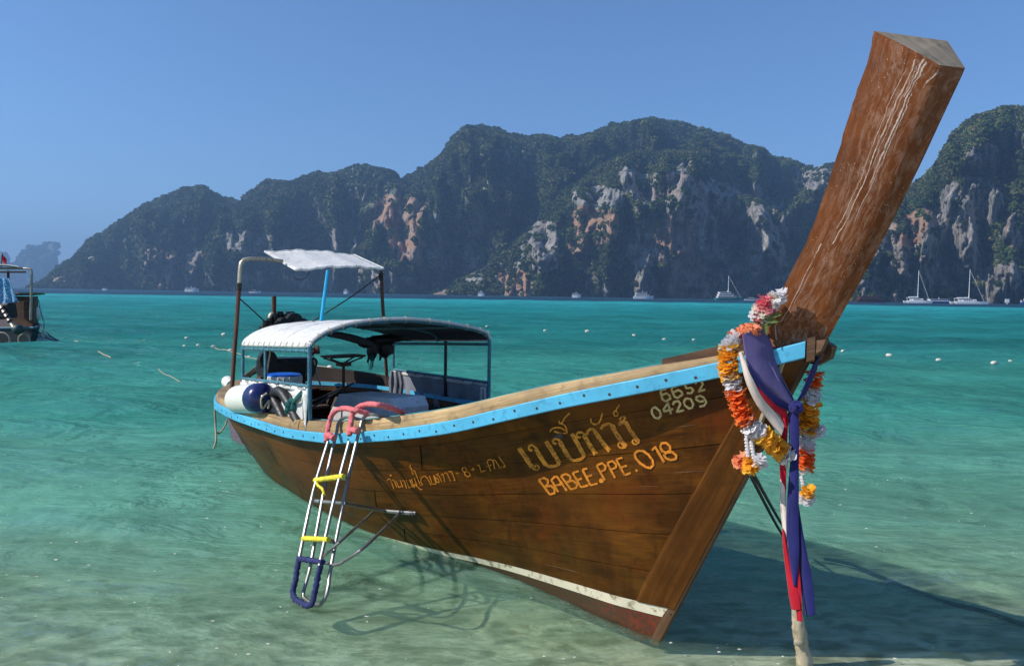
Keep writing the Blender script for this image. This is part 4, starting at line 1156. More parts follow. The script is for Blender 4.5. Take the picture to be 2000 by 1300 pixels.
for k in range(3): mb.tube([p + Vector((.015 * k, 0, 0)), p + Vector((.02 * k - .01, 0, -.09)), p + Vector((.012 * k, 0, -.17)), p + Vector((.02 + .01 * k, 0, -.08)), p + Vector((.03, 0, 0))], .004, 4)
obj('hanging_cord', mb, M['greenrope'], boat)

# ---- upper canopy on its bent pipe frame
SF = 4.62
lt, rt_ = Ps(452, 776, SF), Ps(757, 766, SF)
bow_pts = [Ps(452, 776, SF), Ps(457, 700, SF), Ps(463, 620, SF), Ps(467, 560, SF), Ps(469, 525, SF), Ps(471, 513, SF), Ps(477, 507, SF), Ps(488, 505, SF), Ps(520, 506, SF), Ps(552, 510, SF)]
mb = MB(); mb.tube(bow_pts[:4], .021, 9); obj('roof_post', mb, M['rust'], boat)
mb = MB(); mb.tube(bow_pts[3:], .0205, 9); obj('roof_crossbar', mb, M['palepipe'], boat)
mb = MB(); mb.tube([Ps(757, 766, SF), Ps(752, 680, SF), Ps(747, 590, SF), Ps(744, 528, SF)], .02, 9); obj('roof_post', mb, M['rust'], boat)
for q in (bow_pts[3], Ps(744, 540, SF), Ps(757, 760, SF), Ps(452, 770, SF)):
    mb = MB()
    for k in range(4): mb.ball(q + Vector((0, 0, -.03 + .02 * k)), .030, 8, 5, sc=(1, 1, .45), jit=.2)
    obj('pole_lashing', mb, M['darkrope'], boat)
c_ = [Ps(517, 491, 5.02), Ps(690, 497, 5.02), Ps(750, 520, 4.55), Ps(578, 528, 4.32), Ps(745, 527, 4.32)]
bl, br, fr_, fl_ = Ps(517, 491, 5.0), Ps(692, 498, 5.0), Ps(749, 524, 4.42), Ps(578, 527, 4.32)
P = []; U = []
for i in range(13):
    a = bl.lerp(fl_, i / 12) ; b_ = br.lerp(fr_, i / 12)
    a = a + Vector((0, 0, -.03 * math.sin(math.pi * i / 12))) + ST * (-.05 * math.sin(math.pi * i / 12))
    row = []
    for j in range(19):
        t = j / 18; p = a.lerp(b_, t); p.z += .035 * math.sin(math.pi * t) - .012 * abs(math.sin(math.pi * t * 3)) + (.006 * math.sin(j * 2.1) if i in (0, 12) else 0)
        row.append(p)
    P.append(row); U.append([(i * .1, j * .1) for j in range(19)])
mb = MB(); mb.grid(P, U, flip=True); uc = obj('upper_canopy_cover', mb, M['canvas'], boat); solid(uc, .008, 0)
for edge in (P[0], P[-1], [r[0] for r in P], [r[-1] for r in P]):
    mb = MB(); mb.tube(edge, .011, 6); obj('canopy_edge_tube', mb, M['canvas'], uc)
for k in range(10):
    p = P[-1][1 + k * 18 // 11]; mb = MB(); mb.tube([p + Vector((0, 0, .014)), p + ST * .012, p - Vector((0, 0, .018))], .005, 4); obj('lashing', mb, M['rope'], uc)
mb = MB(); pts = [Ps(574, 528, 4.33), Ps(573, 538, 4.33), Ps(580, 545, 4.33), Ps(592, 545, 4.33), Ps(602, 537, 4.33), Ps(604, 529, 4.33)]; mb.tube(catmull(pts, 4), .004, 5); obj('dangling_cord', mb, M['darkrope'], boat)
mb = MB(); mb.tube([Ps(627, 630, 3.9), Ps(640, 529, 4.32)], .017, 9); obj('blue_strut', mb, M['bluepipe'], boat)
mb = MB(); mb.tube([Ps(742, 538, SF), Ps(690, 577, 4.5), Ps(607, 630, 4.35)], .007, 6); obj('stay_rope', mb, M['darkrope'], boat)
mb = MB(); mb.tube([Ps(469, 584, SF), Ps(495, 607, 4.7), Ps(524, 634, 4.8)], .007, 6); obj('stay_rope', mb, M['darkrope'], boat)

# ---- outboard "long tail" engine on its post
SE = 5.25
eng = MB(); e0 = Ps(555, 660, SE)
E_ = lambda x, y, s=SE: Ps(x, y, s)
hx = -ST    # to port, i.e. to the right in the picture
engine = MB(); engine.bar(E_(515, 655), E_(600, 652), .30, .20, bev=.2); en = obj('engine', engine, M['black'], boat)
mb = MB(); mb.bar(E_(512, 718), E_(603, 716), .32, .22, bev=.2); obj('engine_block', mb, M['black'], en)
for k in range(9):
    mb = MB(); q = E_(519 + k * 9.5, 638 - (5 if k % 2 else 0) - (13 if 1 < k < 6 else 0)); mb.cyl(q - Vector((0, 0, .06)), q + Vector((0, 0, .07)), .036 + .008 * (k % 3), 10); obj('cylinder_cover', mb, M['black'], en)
mb = MB(); q = E_(572, 627, 5.15); mb.cyl(q + HD * -.02, q + HD * .06, .095, 18); mb.cyl(q + HD * .06, q + HD * .075, .04, 14); obj('air_filter', mb, M['black'], en)
mb = MB(); q = E_(548, 628, 5.15); mb.cyl(q, q + HD * .10, .05, 14); obj('alternator', mb, M['black'], en)
mb = MB(); mb.tube([E_(590, 625), E_(603, 632), E_(612, 645), E_(606, 660)], .035, 8); obj('intake_hose', mb, M['rubber'], en)
for k in range(9):
    a = E_(520 + 9 * k, 640 + 6 * math.sin(k * 2.0), 5.12); mb = MB(); mb.tube(catmull([a, a + Vector((.03, -.03, .05 * math.sin(k))), a + Vector((.07, 0, .04 * math.cos(k * 1.7))), a + Vector((.10, .03, -.05))], 4), .009 + .003 * (k % 3), 5); obj('engine_hose', mb, M['rubber'], en)
mb = MB(); mb.tube([E_(535, 622), E_(535, 578)], .026, 10); obj('exhaust_pipe', mb, M['rust'], en)
mb = MB(); mb.tube(catmull([E_(527, 624), E_(528, 616), E_(534, 612), E_(539, 616), E_(540, 622)], 4), .024, 9); obj('exhaust_elbow', mb, M['palepipe'], en)
mb = MB(); mb.tube(catmull([E_(536, 630), E_(529, 633), E_(527, 640)], 4), .022, 9); obj('fuel_filter', mb, M['palepipe'], en)
mb = MB(); mb.cyl(E_(512, 700) + HD * .10, E_(512, 700) + HD * .17, .10, 18); obj('flywheel', mb, M['black'], en)
mb = MB(); mb.bar(E_(516, 633), E_(518, 655), .03, .05); obj('engine_bracket', mb, M['rust'], en)
for x0_, x1_ in ((518, 516), (590, 592)):
    mb = MB(); mb.bar(E_(x0_, 735), E_(x1_, 770), .06, .08, up=HD); obj('engine_stand', mb, M['rust'], en)
mb = MB(); mb.bar(E_(505, 738), E_(605, 736), .10, .04, up=Vector((0, 0, 1))); obj('engine_stand', mb, M['rust'], en)
mb = MB(); mb.tube([E_(512, 716, 5.3), Ps(490, 730, 5.9), Ps(457, 762, 6.4), Ps(449, 768, 6.6)], [.030, .028, .026, .022], 8); obj('tail_shaft_tube', mb, M['black'], en)
mb = MB(); mb.tube([E_(512, 708, 5.3), Ps(480, 732, 6.0), Ps(457, 755, 6.4)], .012, 6); obj('tail_shaft_brace', mb, M['rust'], en)
mb = MB(); mb.tube([Ps(605, 690, 5.0), Ps(617, 683, 4.9)], .035, 10); mb.tube([Ps(617, 683, 4.9), Ps(623, 682, 4.88)], .05, 12); obj('steering_handle', mb, M['rust'], en)
for pts in ([(611, 692), (618, 725), (628, 760)], [(601, 700), (598, 735), (606, 770)]):
    mb = MB(); mb.tube([Ps(x, y, 4.95) for x, y in pts], .012, 6); obj('engine_strut', mb, M['palepipe'] if pts[0][0] == 611 else M['black'], en)
mb = MB(); mb.tube(catmull([Ps(x, y, 4.95) for x, y in [(606, 703), (613, 700), (618, 706), (614, 720), (609, 734)]], 4), .016, 7); obj('rubber_hose', mb, M['rubber'], en)

# fenders, drum, hose, foam block, seat on its pole
def fender(pa, pb_, r, label, capn=True):
    ax = (pb_ - pa).normalized(); t = thing('boat_fender', label, 'fender', pa.lerp(pb_, .5) - Vector((0, 0, r)))
    mb = MB(); L = (pb_ - pa).length
    prof = [(0, .25), (.03, .6), (.08, .86), (.16, .98), (.3, 1), (.76, 1)]
    mb.tube([pa + ax * L * k for k, _ in prof], [r * q for _, q in prof], 22); obj('fender_body', mb, M['whiteplastic'], t)
    if capn:
        prof = [(.762, 1.004), (.90, 1), (.95, .9), (.99, .62), (1.0, .3), (1.04, .16)]
        mb = MB(); mb.tube([pa + ax * L * k for k, _ in prof], [r * q for _, q in prof], 22); obj('fender_cap', mb, M['navyplastic'], t)
    return t
pa, pb_ = Pb(459, 782, 1.0), Pb(522, 762, .93)
fd = fender(Pb(458, 780, .96), Pb(508, 770, .95) + HD * .22 + ST * .05, .135, 'white cylindrical fender with navy end resting on the stern quarter rail')
mb = MB(); q0 = Pb(508, 770, .95) + HD * .24
mb.tube([Ps(530, 672, 3.9), Ps(524, 710, 4.0), Ps(519, 745, 4.1), q0 + ST * .04], .009, 6); mb.tube(catmull([q0 + ST * .04 + Vector((0, 0, .04)), q0 + ST * .09, q0 + ST * .08 + Vector((0, 0, -.09)), q0 + ST * .05 + Vector((.03, 0, -.02)), q0 + ST * .08 + Vector((.05, 0, -.09))], 4), .010, 6)
obj('hanging_rope', mb, M['rope'], fd)
fender(Pb(441, 742, .1), Pb(457, 756, .1), .075, 'small pale fender seen past the rusty pole at the stern', False)
# drum
s_, b__, _z = sbz(Ps(554, 727, 4.55)); base = W3(4.55, b__, .56)
dr = thing('plastic_drum', 'white plastic drum with a bright blue lid standing behind the white curtain', 'drum', base)
zt = _z; r = .185
prof = [(.0, .93), (.03, 1), (.5, 1.0), (.86, 1.0), (.89, .94), (.93, .88), (.94, .88)]
H_ = zt - base.z
mb = MB(); mb.tube([base + Vector((0, 0, H_ * k)) for k, _ in prof], [r * q for _, q in prof], 28); obj('drum_body', mb, M['whiteplastic'], dr)
mb = MB(); mb.tube([base + Vector((0, 0, H_ * .94 - .045)), base + Vector((0, 0, H_ * .94 - .04)), base + Vector((0, 0, H_ * .94 + .012))], [r * .9, r * .99, r * .97], 28)
ringo = obj('locking_ring', mb, M['whiteplastic'], dr)
for k in range(20):
    a = 2 * math.pi * k / 20; d = Vector((math.cos(a), math.sin(a), 0)); p = base + Vector((0, 0, H_ * .94)) + d * r * .985
    mb = MB(); mb.bar(p - Vector((0, 0, .045)), p + Vector((0, 0, .008)), .012, .012, up=d); obj('ring_rib', mb, M['whiteplastic'], ringo)
mb = MB(); mb.tube([base + Vector((0, 0, H_ * .94 + .012)), base + Vector((0, 0, H_ * .94 + .024)), base + Vector((0, 0, H_ * .94 + .028))], [r * .93, r * .93, r * .86], 28); obj('drum_lid', mb, M['lidblue'], dr)
# bent black hose hung over the side curtain
hp = catmull([Pb(x, y, .93) for x, y in [(557, 823), (546, 799), (537, 782), (535, 771), (542, 764), (551, 767), (561, 781), (571, 799), (582, 823)]], 6)
tag(obj('rubber_hose', (lambda m_: (m_.tube(hp, .044, 12), m_)[1])(MB()), M['rubber'], None, loc=hp[0].copy()), 'thick black rubber hose bent over in front of the white curtain', 'hose')
mb = MB(); kn = Pb(568, 793, .95)
for k in range(5): mb.ball(kn + Vector((.03 * math.sin(k * 2), .02 * math.cos(k * 3), .03 * math.cos(k * 1.7))), .038, 8, 6, jit=.35)
mb.tube(catmull([kn, Pb(580, 775, .94), Pb(592, 762, .93), Pb(603, 750, .92)], 4), .013, 6)
mb.tube(catmull([kn, Pb(576, 782, .96), Pb(588, 770, .95), Pb(602, 755, .93)], 4), .011, 6)
for k in range(14): mb.tube([kn + Vector((0, 0, .02)), kn + Vector((random.uniform(-.08, .08), random.uniform(-.05, .02), random.uniform(-.09, .10)))], .0018, 3)
obj('green_rope_lashing', mb, M['greenrope'], boat)
for yy in (683, 752, 815):
    q = Pb(603, yy, .90); mb = MB()
    for k in range(3): mb.ball(q + Vector((0, 0, -.02 + .02 * k)), .028, 8, 5, sc=(1, 1, .5), jit=.25)
    obj('post_lashing', mb, M['greenrope'], boat)
mb = MB(); mb.tube([Pb(593, 765, .93), Pb(594, 820, .93)], .012, 6); obj('hanging_rope', mb, M['rubber'], boat)
# grey foam block
bx_ = MB()
f1 = W3(2.98, .18, .70); 
pts = [Ps(638, 822, 3.45), Ps(637, 806, 3.45), Ps(655, 772, 3.45)]
bl0 = sbz(Pb(640, 812, .25)); 
s0, s1, b0, zb, zt2 = 3.55, 2.62, .27, .72, 1.135
outline = [W3(3.74, b0, .80), W3(3.72, b0, .95), W3(3.55, b0, 1.14), W3(2.64, b0, 1.20), W3(2.58, b0, 1.12), W3(2.60, b0, .80)]
bx_.poly(outline, -ST * .34)
tag(obj('foam_block', bx_, M['greybox'], None, smooth=False, loc=W3(3.1, .1, .8)), 'big grey foam block lying on deck behind the pink ladder handles', 'block')
mb = MB(); mb.bar(W3(3.1, -.05, .54), W3(3.1, .25, .80), .2, .2); 
obj('thwart', (lambda m_: (m_.bar(W3(3.1, -in_w(3.1, .76) + .03, .76), W3(3.1, in_w(3.1, .76) - .03, .76), .6, .06), m_)[1])(MB()), M['deck'], boat)
# seat
st0 = thing('pedestal_seat', 'rusty brown seat plank on a thin pole in the middle of the boat', 'seat', W3(4.0, 0, .55))
a, b_ = Ps(636, 697, 4.0), Ps(704, 693, 4.0)
mb = MB(); mb.bar(a, b_, .22, .018); obj('seat_plank', mb, M['rust'], st0)
hub = Ps(671, 711, 4.0)
for q in (a.lerp(b_, .04), a.lerp(b_, .96)):
    for dd in (-.08, .08):
        mb = MB(); mb.tube([q - Vector((0, 0, .015)) + HD * dd, hub + HD * dd * .3], .009, 5); obj('seat_brace', mb, M['rust'], st0)
mb = MB(); mb.bar(hub - ST * .06, hub + ST * .06, .10, .035); obj('seat_hub', mb, M['rust'], st0)
mb = MB(); mb.tube([hub, Vector((hub.x, hub.y, .56))], .016, 8); obj('seat_pole', mb, M['rust'], st0)
# sticks lying across to the pole
for yy in ((606, 797, 685, 750), (606, 785, 690, 748)):
    mb = MB(); mb.tube([Ps(yy[0], yy[1], 4.2), Ps(yy[2], yy[3], 4.8)], .012, 6); obj('mooring_line', mb, M['darkrope'], boat)
# rope hanging off the stern
pts = [Ps(440, 776, 5.2), Ps(424, 783, 5.1), Ps(420, 800, 5.1), Ps(421, 830, 5.1), Ps(422, 860, 5.0), Ps(417, 876, 5.0)]
tag(obj('stern_rope', (lambda m_: (m_.tube(catmull(pts, 5), .011, 7), m_.tube(catmull([Ps(443, 820, 5.2), Ps(440, 830, 5.2), Ps(430, 844, 5.2), Ps(422, 845, 5.1)], 5), .010, 6), m_)[1])(MB()), M['rope'], None, loc=pts[0].copy()), 'loose pale rope hanging down from the boat stern to the water', 'rope')

# ================================================================== LADDER hooked over the rail
def ladder_plane(off):
    p0 = W3(2.2, 1.06 + off, 1.0); p1 = W3(2.2, 1.56 + off, 0.0)
    n = (p1 - p0).cross(HD).normalized(); return p0, n
def L(px, py, off=0.0):
    p0, n = ladder_plane(off); return on_plane(px, py, p0, n)
ladder = thing('boarding_ladder', 'stainless steel boarding ladder hooked on the rail, handles bound in pink cloth', 'ladder', L(610, 1180))
IN = -.075
def lt_(name, pts, r, mt, n=8, cat=4, parent=None, label=None):
    mb = MB(); mb.tube(catmull(pts, cat) if cat else pts, r, n); return obj(name, mb, M[mt], parent or ladder, label=label)
R_ = .0125
railA = [L(641, 862), L(612, 960), L(585, 1087), L(578, 1125), L(572, 1155), L(577, 1172), L(590, 1180), L(604, 1183), L(612, 1172)]
railC = [L(682, 862), L(655, 965), L(625, 1098), L(618, 1140), L(612, 1172)]
railB = [L(658, 842, IN), L(640, 920, IN), L(609, 1091, IN), L(600, 1130, IN), L(592, 1160, IN), L(600, 1172, IN), L(616, 1180, IN)]
railD = [L(704, 832, IN), L(683, 920, IN), L(647, 1104, IN), L(642, 1140, IN), L(636, 1165, IN), L(626, 1179, IN), L(616, 1180, IN)]
a = lt_('ladder_rail', railA, R_, 'steel'); b_r = lt_('ladder_rail', railC, R_, 'steel'); lt_('ladder_rail', railB, R_, 'steel'); lt_('ladder_rail', railD, R_, 'steel')
# hooks over the rail of B and D
hookz = 1.10
lt_('hook', [L(658, 842, IN), L(661, 826, IN), L(669, 817, IN), Pb(682, 814, .92), Pb(700, 818, .86), Pb(722, 824, .80)], R_, 'steel')
lt_('hook', [L(704, 832, IN), L(708, 819, IN), L(717, 810, IN), Pb(730, 809, .90), Pb(748, 813, .83), Pb(775, 818, .75)], R_, 'steel')
def binding(path, r, mt, name, turns, parent):
    """cloth wound round a tube: overlapping slanted rings"""
    pts = catmull(path, 10); Ls = [0]
    for p, q in zip(pts[:-1], pts[1:]): Ls.append(Ls[-1] + (q - p).length)
    tot = Ls[-1]; n = int(tot / (r * .55)); out_ = []; rs = []
    for k in range(n + 1):
        d = tot * k / n; i = max(0, min(int(np.searchsorted(Ls, d)) - 1, len(pts) - 2)); t = (d - Ls[i]) / max(Ls[i + 1] - Ls[i], 1e-6)
        out_.append(pts[i].lerp(pts[i + 1], t)); rs.append(r * (.92 + .10 * math.sin(k * turns) + .06 * random.uniform(-1, 1)))
    mb = MB(); mb.tube(out_, rs, 10)
    mb.v = [tuple(Vector(v) + Vector((random.uniform(-1, 1), random.uniform(-1, 1), random.uniform(-1, 1))) * r * .09) for v in mb.v]
    return obj(name, mb, M[mt], parent)
h1 = [L(637, 862), L(640, 840), L(645, 818), L(654, 803), L(672, 797), Pb(690, 800, .98), Pb(708, 804, .93), Pb(722, 808, .88)]
h2 = [L(682, 850), L(685, 830), L(688, 810), L(700, 795), L(718, 789), Pb(735, 790, .98), Pb(755, 794, .90), Pb(775, 800, .80), Pb(788, 807, .74), Pb(794, 812, .72)]
g1 = lt_('handle', h1, R_, 'steel'); binding(h1, .021, 'pink', 'cloth_binding', 2.3, g1)
g2 = lt_('handle', h2, R_, 'steel'); binding(h2, .021, 'pink', 'cloth_binding', 1.7, g2)
for pts in ([L(637, 850), L(650, 850)], [L(682, 842), L(695, 836)]):
    g = lt_('clamp', [pts[0], pts[0].lerp(pts[1], .5), pts[1]], .010, 'steel'); binding([pts[0], pts[0].lerp(pts[1], .5), pts[1] + Vector((.01, 0, -.02))], .027, 'pink', 'cloth_binding', 2.3, g)
# rungs
def rung(pa, pc, wrap, mt=None, tail=False):
    r_ = lt_('rung', [pa, pa.lerp(pc, .5), pc], .011, 'steel', cat=0)
    if wrap: binding([pa.lerp(pc, -.06), pa.lerp(pc, .5), pc.lerp(pa, -.06)], .020, mt, 'cord_binding', 2.1, r_)
    return r_
r1 = rung(L(618, 937), L(668, 930), True, 'yellow')
binding([L(618, 942), L(622, 948), L(630, 955), L(633, 966)], .011, 'yellow', 'loose_cord_end', 2.0, r1)
rung(L(595, 1051), L(639, 1053), True, 'yellow')
r3 = rung(L(585, 1090), L(628, 1097), True, 'navycloth')
rung(L(626, 936, IN), L(677, 934, IN), False); rung(L(602, 1052, IN), L(652, 1058, IN), False); rung(L(611, 1092, IN), L(648, 1102, IN), False)
rung(L(616, 978, IN), L(672, 982, IN), False)
for pa, pb2 in (((618, 937), (634, 935)), ((668, 930), (681, 934)), ((595, 1051), (612, 1053)), ((639, 1053), (655, 1056))):
    lt_('tread_link', [L(*pa), L(*pa).lerp(L(*pb2, IN), .5), L(*pb2, IN)], .009, 'steel', cat=0)
binding([L(584, 1092), L(580, 1112), L(577, 1135), L(572, 1153), L(576, 1168), L(588, 1176), L(602, 1182), L(610, 1176), L(614, 1160), L(620, 1130), L(626, 1104)], .021, 'navycloth', 'cloth_binding', 1.8, a)
# stand-off bars to the hull
def H(px, py): return on_hull(px, py, .02) or Pb(px, py, .9)
lt_('standoff_bar', [L(616, 978, IN), L(672, 982, IN), H(755, 994), H(815, 1000)], .013, 'steel', cat=0)
lt_('standoff_bar', [L(672, 980, IN), H(740, 992), H(815, 998)], .010, 'steel', cat=0)
endp = H(812, 1000); lt_('standoff_pad', [endp - HD * .06, endp + HD * .012], .020, 'rubber', cat=0)
lt_('standoff_strut', [H(732, 996), L(672, 1050, IN), L(632, 1085, IN), L(622, 1094, IN), L(606, 1096, IN)], .011, 'steel', cat=5)
lt_('standoff_strut', [H(784, 998), L(715, 1065, IN), L(672, 1095, IN), L(660, 1101, IN), L(647, 1103, IN)], .011, 'steel', cat=5)

# ================================================================== GARLAND, SASH, FLOWERS, ROPES
def petals(mb, c, ax, r, n, size, curl=.5):
    """a ruffled disc of petals round the axis"""
    e1 = ax.orthogonal().normalized(); e2 = ax.cross(e1)
    for k in range(n):
        a = 2 * math.pi * k / n + random.uniform(-.25, .25)
        d = (e1 * math.cos(a) + e2 * math.sin(a)).normalized(); t = ax.cross(d)
        R = r * random.uniform(.78, 1.12); w = size * random.uniform(.7, 1.2)
        lean = ax * random.uniform(-.55, .55) * R
        p0 = c + d * R * .15
        P = []
        for i in range(3):
            q = i / 2; rr = R * (.2 + .8 * q)
            row = []
            for j in range(4):
                s = (j / 3 - .5) * 2
                row.append(c + d * rr + t * s * w * (.35 + .65 * q) + lean * q + ax * (math.sin(j * 2.4 + k * 1.3) * size * .28 * q) + d * (-abs(s) * .15 * R * q) + d * random.uniform(-.05, .06) * R * q)
            P.append(row)
        mb.grid(P)
def garland_seg(path, i0, i1, r, mt, parent, name='flower_bunch', step=.0135):
    mb = MB(); pts = path[i0:i1 + 1]
    for p, q in zip(pts[:-1], pts[1:]):
        n = max(1, int((q - p).length / step)); ax = (q - p).normalized()
        for k in range(n):
            petals(mb, p.lerp(q, k / n) + Vector((random.uniform(-1, 1), random.uniform(-1, 1), random.uniform(-1, 1))) * .004, ax, r * random.uniform(.88, 1.08), 9, r * .42)
    return obj(name, mb, M[mt], parent, angle=80)
def hull_near(px, py, off, b):
    q = on_hull(px, py, off); return q if q is not None else Pb(px, py, b)
garl = thing('flower_garland', 'thick garland of orange, yellow and white paper flowers looped round the bow', 'garland', Pb(1480, 640, .2))
lp = [(1474, 644), (1452, 650), (1434, 662), (1424, 680), (1421, 702), (1424, 728), (1431, 752), (1440, 778), (1450, 804), (1460, 826), (1474, 840), (1492, 852), (1512, 868), (1530, 884), (1543, 892)]
bs = [.20, .26, .30, .33, .34, .345, .34, .335, .325, .31, .29, .25, .20, .15, .13]
gp_ = catmull([Pb(x, y, bb + .02) for (x, y), bb in zip(lp, bs)], 6)
n_ = len(gp_) - 1
def fr_i(k): return int(k * n_)
for (k0, k1, mt, rr) in ((0, .14, 'p_peach', .046), (.14, .235, 'p_white', .050), (.235, .40, 'p_yellow', .054), (.40, .475, 'p_white', .054), (.475, .66, 'p_orange', .055), (.66, .755, 'p_white', .054), (.755, .93, 'p_yellow', .056), (.93, 1.0, 'p_white', .058)):
    garland_seg(gp_, fr_i(k0), fr_i(k1), rr, mt, garl)
# its far side, seen past the sash
lp2 = [(1590, 728), (1588, 752), (1584, 778), (1578, 806), (1576, 832), (1574, 852), (1572, 876), (1570, 900), (1566, 918)]
gp2 = catmull([Pb(x, y, -.12) for x, y in lp2], 6); n_ = len(gp2) - 1
for (k0, k1, mt, rr) in ((0, .16, 'p_orange', .05), (.16, .30, 'p_white', .052), (.30, .60, 'p_yellow', .062), (.60, .76, 'p_white', .056), (.76, .94, 'p_orange', .058), (.94, 1.0, 'p_white', .045)):
    garland_seg(gp2, fr_i(k0), fr_i(k1), rr, mt, garl)
def blossom(c, r, mt, parent, name='blossom', ax=Vector((0, -.3, 1))):
    mb = MB()
    for k in range(4): petals(mb, c + ax.normalized() * (k - 1.5) * r * .3, (ax + Vector((random.uniform(-.4, .4), random.uniform(-.4, .4), 0))).normalized(), r * (1 - .14 * abs(k - 1.5)), 10, r * .4)
    return obj(name, mb, M[mt], parent, angle=80)
blossom(Pb(1597, 842, -.14), .045, 'p_white', garl)
# tassels: strings of little white bells with a flower at the end
def tassel(top, bot, parent, b, flowers):
    A_, B_ = Pb(*top, b), Pb(*bot, b)
    for k in range(6):
        p = A_.lerp(B_, k / 6); mb = MB()
        mb.tube([p + Vector((0, 0, .004)), p - Vector((0, 0, .014)), p - Vector((0, 0, .024))], [.003, .009, .013], 7); obj('tassel_bell', mb, M['p_white'], parent)
    mb = MB(); mb.tube([A_, B_], .002, 4); obj('tassel_string', mb, M['rope'], parent)
    for (x, y, r, mt) in flowers: blossom(Pb(x, y, b), r, mt, parent)
tassel((1458, 850), (1462, 888), garl, .30, [(1448, 902, .050, 'p_peach'), (1466, 908, .052, 'p_yellow'), (1484, 902, .042, 'p_white')])
tassel((1468, 856), (1474, 892), garl, .30, [(1440, 898, .03, 'p_peach')])
tassel((1566, 925), (1573, 958), garl, -.12, [(1578, 962, .045, 'p_yellow'), (1574, 974, .05, 'p_white')])

bq = thing('flower_bouquet', 'bunch of pink, red and white flowers tucked behind the prow foot', 'flowers', Pb(1490, 620, .12))
for (x, y, r, mt) in ((1523, 580, .045, 'p_white'), (1513, 586, .042, 'p_cream'), (1500, 590, .048, 'p_pink'), (1490, 596, .045, 'p_pink'), (1504, 600, .042, 'p_pink'), (1482, 606, .045, 'p_cream'), (1476, 614, .04, 'p_white'), (1494, 610, .04, 'p_cream'), (1481, 622, .035, 'p_pink'), (1512, 594, .035, 'p_white'), (1490, 618, .04, 'p_cream')):
    blossom(Pb(x, y, .20), r, mt, bq)
for k, (x, y) in enumerate(((1478, 614), (1486, 620), (1494, 624), (1499, 616), (1484, 627), (1474, 618), (1492, 628))):
    c0 = Pb(x, y, .21); a = random.uniform(-1, 1); d = Vector((math.cos(a * 2), -.4, math.sin(a * 2) - .5)).normalized(); t = d.cross(Vector((0, 1, 0))).normalized()
    mb = MB(); mb.grid([[c0 + d * (i * .018) + t * (j - 1) * .014 * math.sin(math.pi * (i + .6) / 4.4) + Vector((0, -.006 * (j - 1) ** 2, 0)) for j in range(3)] for i in range(5)]); obj('leaf', mb, M['p_green'], bq)

sash = thing('prow_sash', 'long blue, red and white cloth sash knotted round the bow and hanging down', 'sash', Pb(1553, 800, .15))
def drape(name, left, right, mt, folds=3, depth=.02, b0=None, n=10, m_=22, thick=.004, extra=0.0, seed=0):
    """cloth between two edge curves, gathered into folds across its width"""
    Lc, Rc = catmull(left, n), catmull(right, n); k = min(len(Lc), len(Rc)); P = []; U = []
    for i in range(k):
        a, b_ = Lc[i], Rc[i]; w = b_ - a; row = []
        nrm = Vector((ray(1540, 800))) * -1
        for j in range(m_ + 1):
            t = j / m_
            dk = depth * (.55 + .9 * i / k); f = (1 - 2 * abs(math.sin(t * math.pi * folds + seed + .35 * math.sin(i * .18 + seed))) ** .8) * dk * .8 + .0 * math.sin(t * math.pi * folds * 2 + seed + .35 * math.sin(i * .18 + seed)) * depth + math.sin(t * math.pi * folds * 4.7 + seed * 2 + i * .08) * depth * .35 + math.sin(t * math.pi * folds * 9.3 + seed * 5 - i * .05) * depth * .14
            row.append(a + w * t + nrm * (f * math.sin(math.pi * min(1, .25 + t * 3)) + extra + depth * 1.0 * math.sin(math.pi * t)))
        P.append(row); U.append([(i * .02, j * .02) for j in range(m_ + 1)])
    mb = MB(); mb.grid(P, U); o_ = obj(name, mb, M[mt], sash); solid(o_, thick, 0); return o_
def K(px, py, b): return Pb(px, py, b)
# band over the starboard bow up to the prow foot
drape('violet_band', [K(1487, 634, .14), K(1506, 668, .15), K(1513, 700, .16), K(1527, 735, .15), K(1543, 765, .14), K(1552, 785, .13)], [K(1450, 654, .33), K(1455, 690, .34), K(1462, 715, .33), K(1480, 745, .30), K(1510, 770, .22), K(1542, 795, .15)], 'violetsash', 3, .026, seed=1, n=14)
drape('navy_band', [K(1462, 712, .335), K(1482, 742, .30), K(1512, 768, .23), K(1543, 790, .15)], [K(1462, 722, .335), K(1478, 756, .30), K(1506, 784, .24), K(1540, 802, .155)], 'navysash', 2, .010, extra=.012, seed=2)
drape('red_band', [K(1460, 716, .34), K(1478, 750, .31), K(1505, 780, .25), K(1538, 800, .16)], [K(1466, 728, .335), K(1482, 764, .30), K(1508, 796, .24), K(1534, 818, .16)], 'redsash', 2, .006, extra=.006, seed=3)
drape('white_band', [K(1449, 686, .345), K(1468, 730, .34), K(1490, 772, .28), K(1518, 804, .20), K(1532, 830, .16)], [K(1444, 690, .35), K(1457, 745, .345), K(1478, 790, .30), K(1500, 820, .24), K(1526, 852, .18)], 'whitesash', 4, .014, extra=.0, seed=4, n=14)
# under the beak to port
drape('navy_band_port', [K(1604, 690, -.04), K(1590, 735, -.02), K(1575, 765, .02), K(1556, 788, .10)], [K(1588, 712, .02), K(1574, 745, .04), K(1562, 772, .07), K(1548, 796, .12)], 'navysash', 2, .008, seed=5)
# knot
mb = MB()
kc = K(1548, 792, .14)
for k in range(7):
    a = k * .9; ring = [kc + Vector((math.cos(t) * .021 * (1 - .07 * k), -.03 - .006 * k + math.sin(t * 2 + a) * .012, math.sin(t) * .026)) for t in np.linspace(0, 6.28, 15)[:-1]]
    q = Matrix.Rotation(a, 3, 'Y'); ring = [kc + q @ (p - kc) for p in ring]; mb.tube(ring, .010, 7, closed=True)
mb.ball(kc + Vector((0, -.02, 0)), .026, 12, 8, jit=.12); obj('knot', mb, M['navysash'], sash)
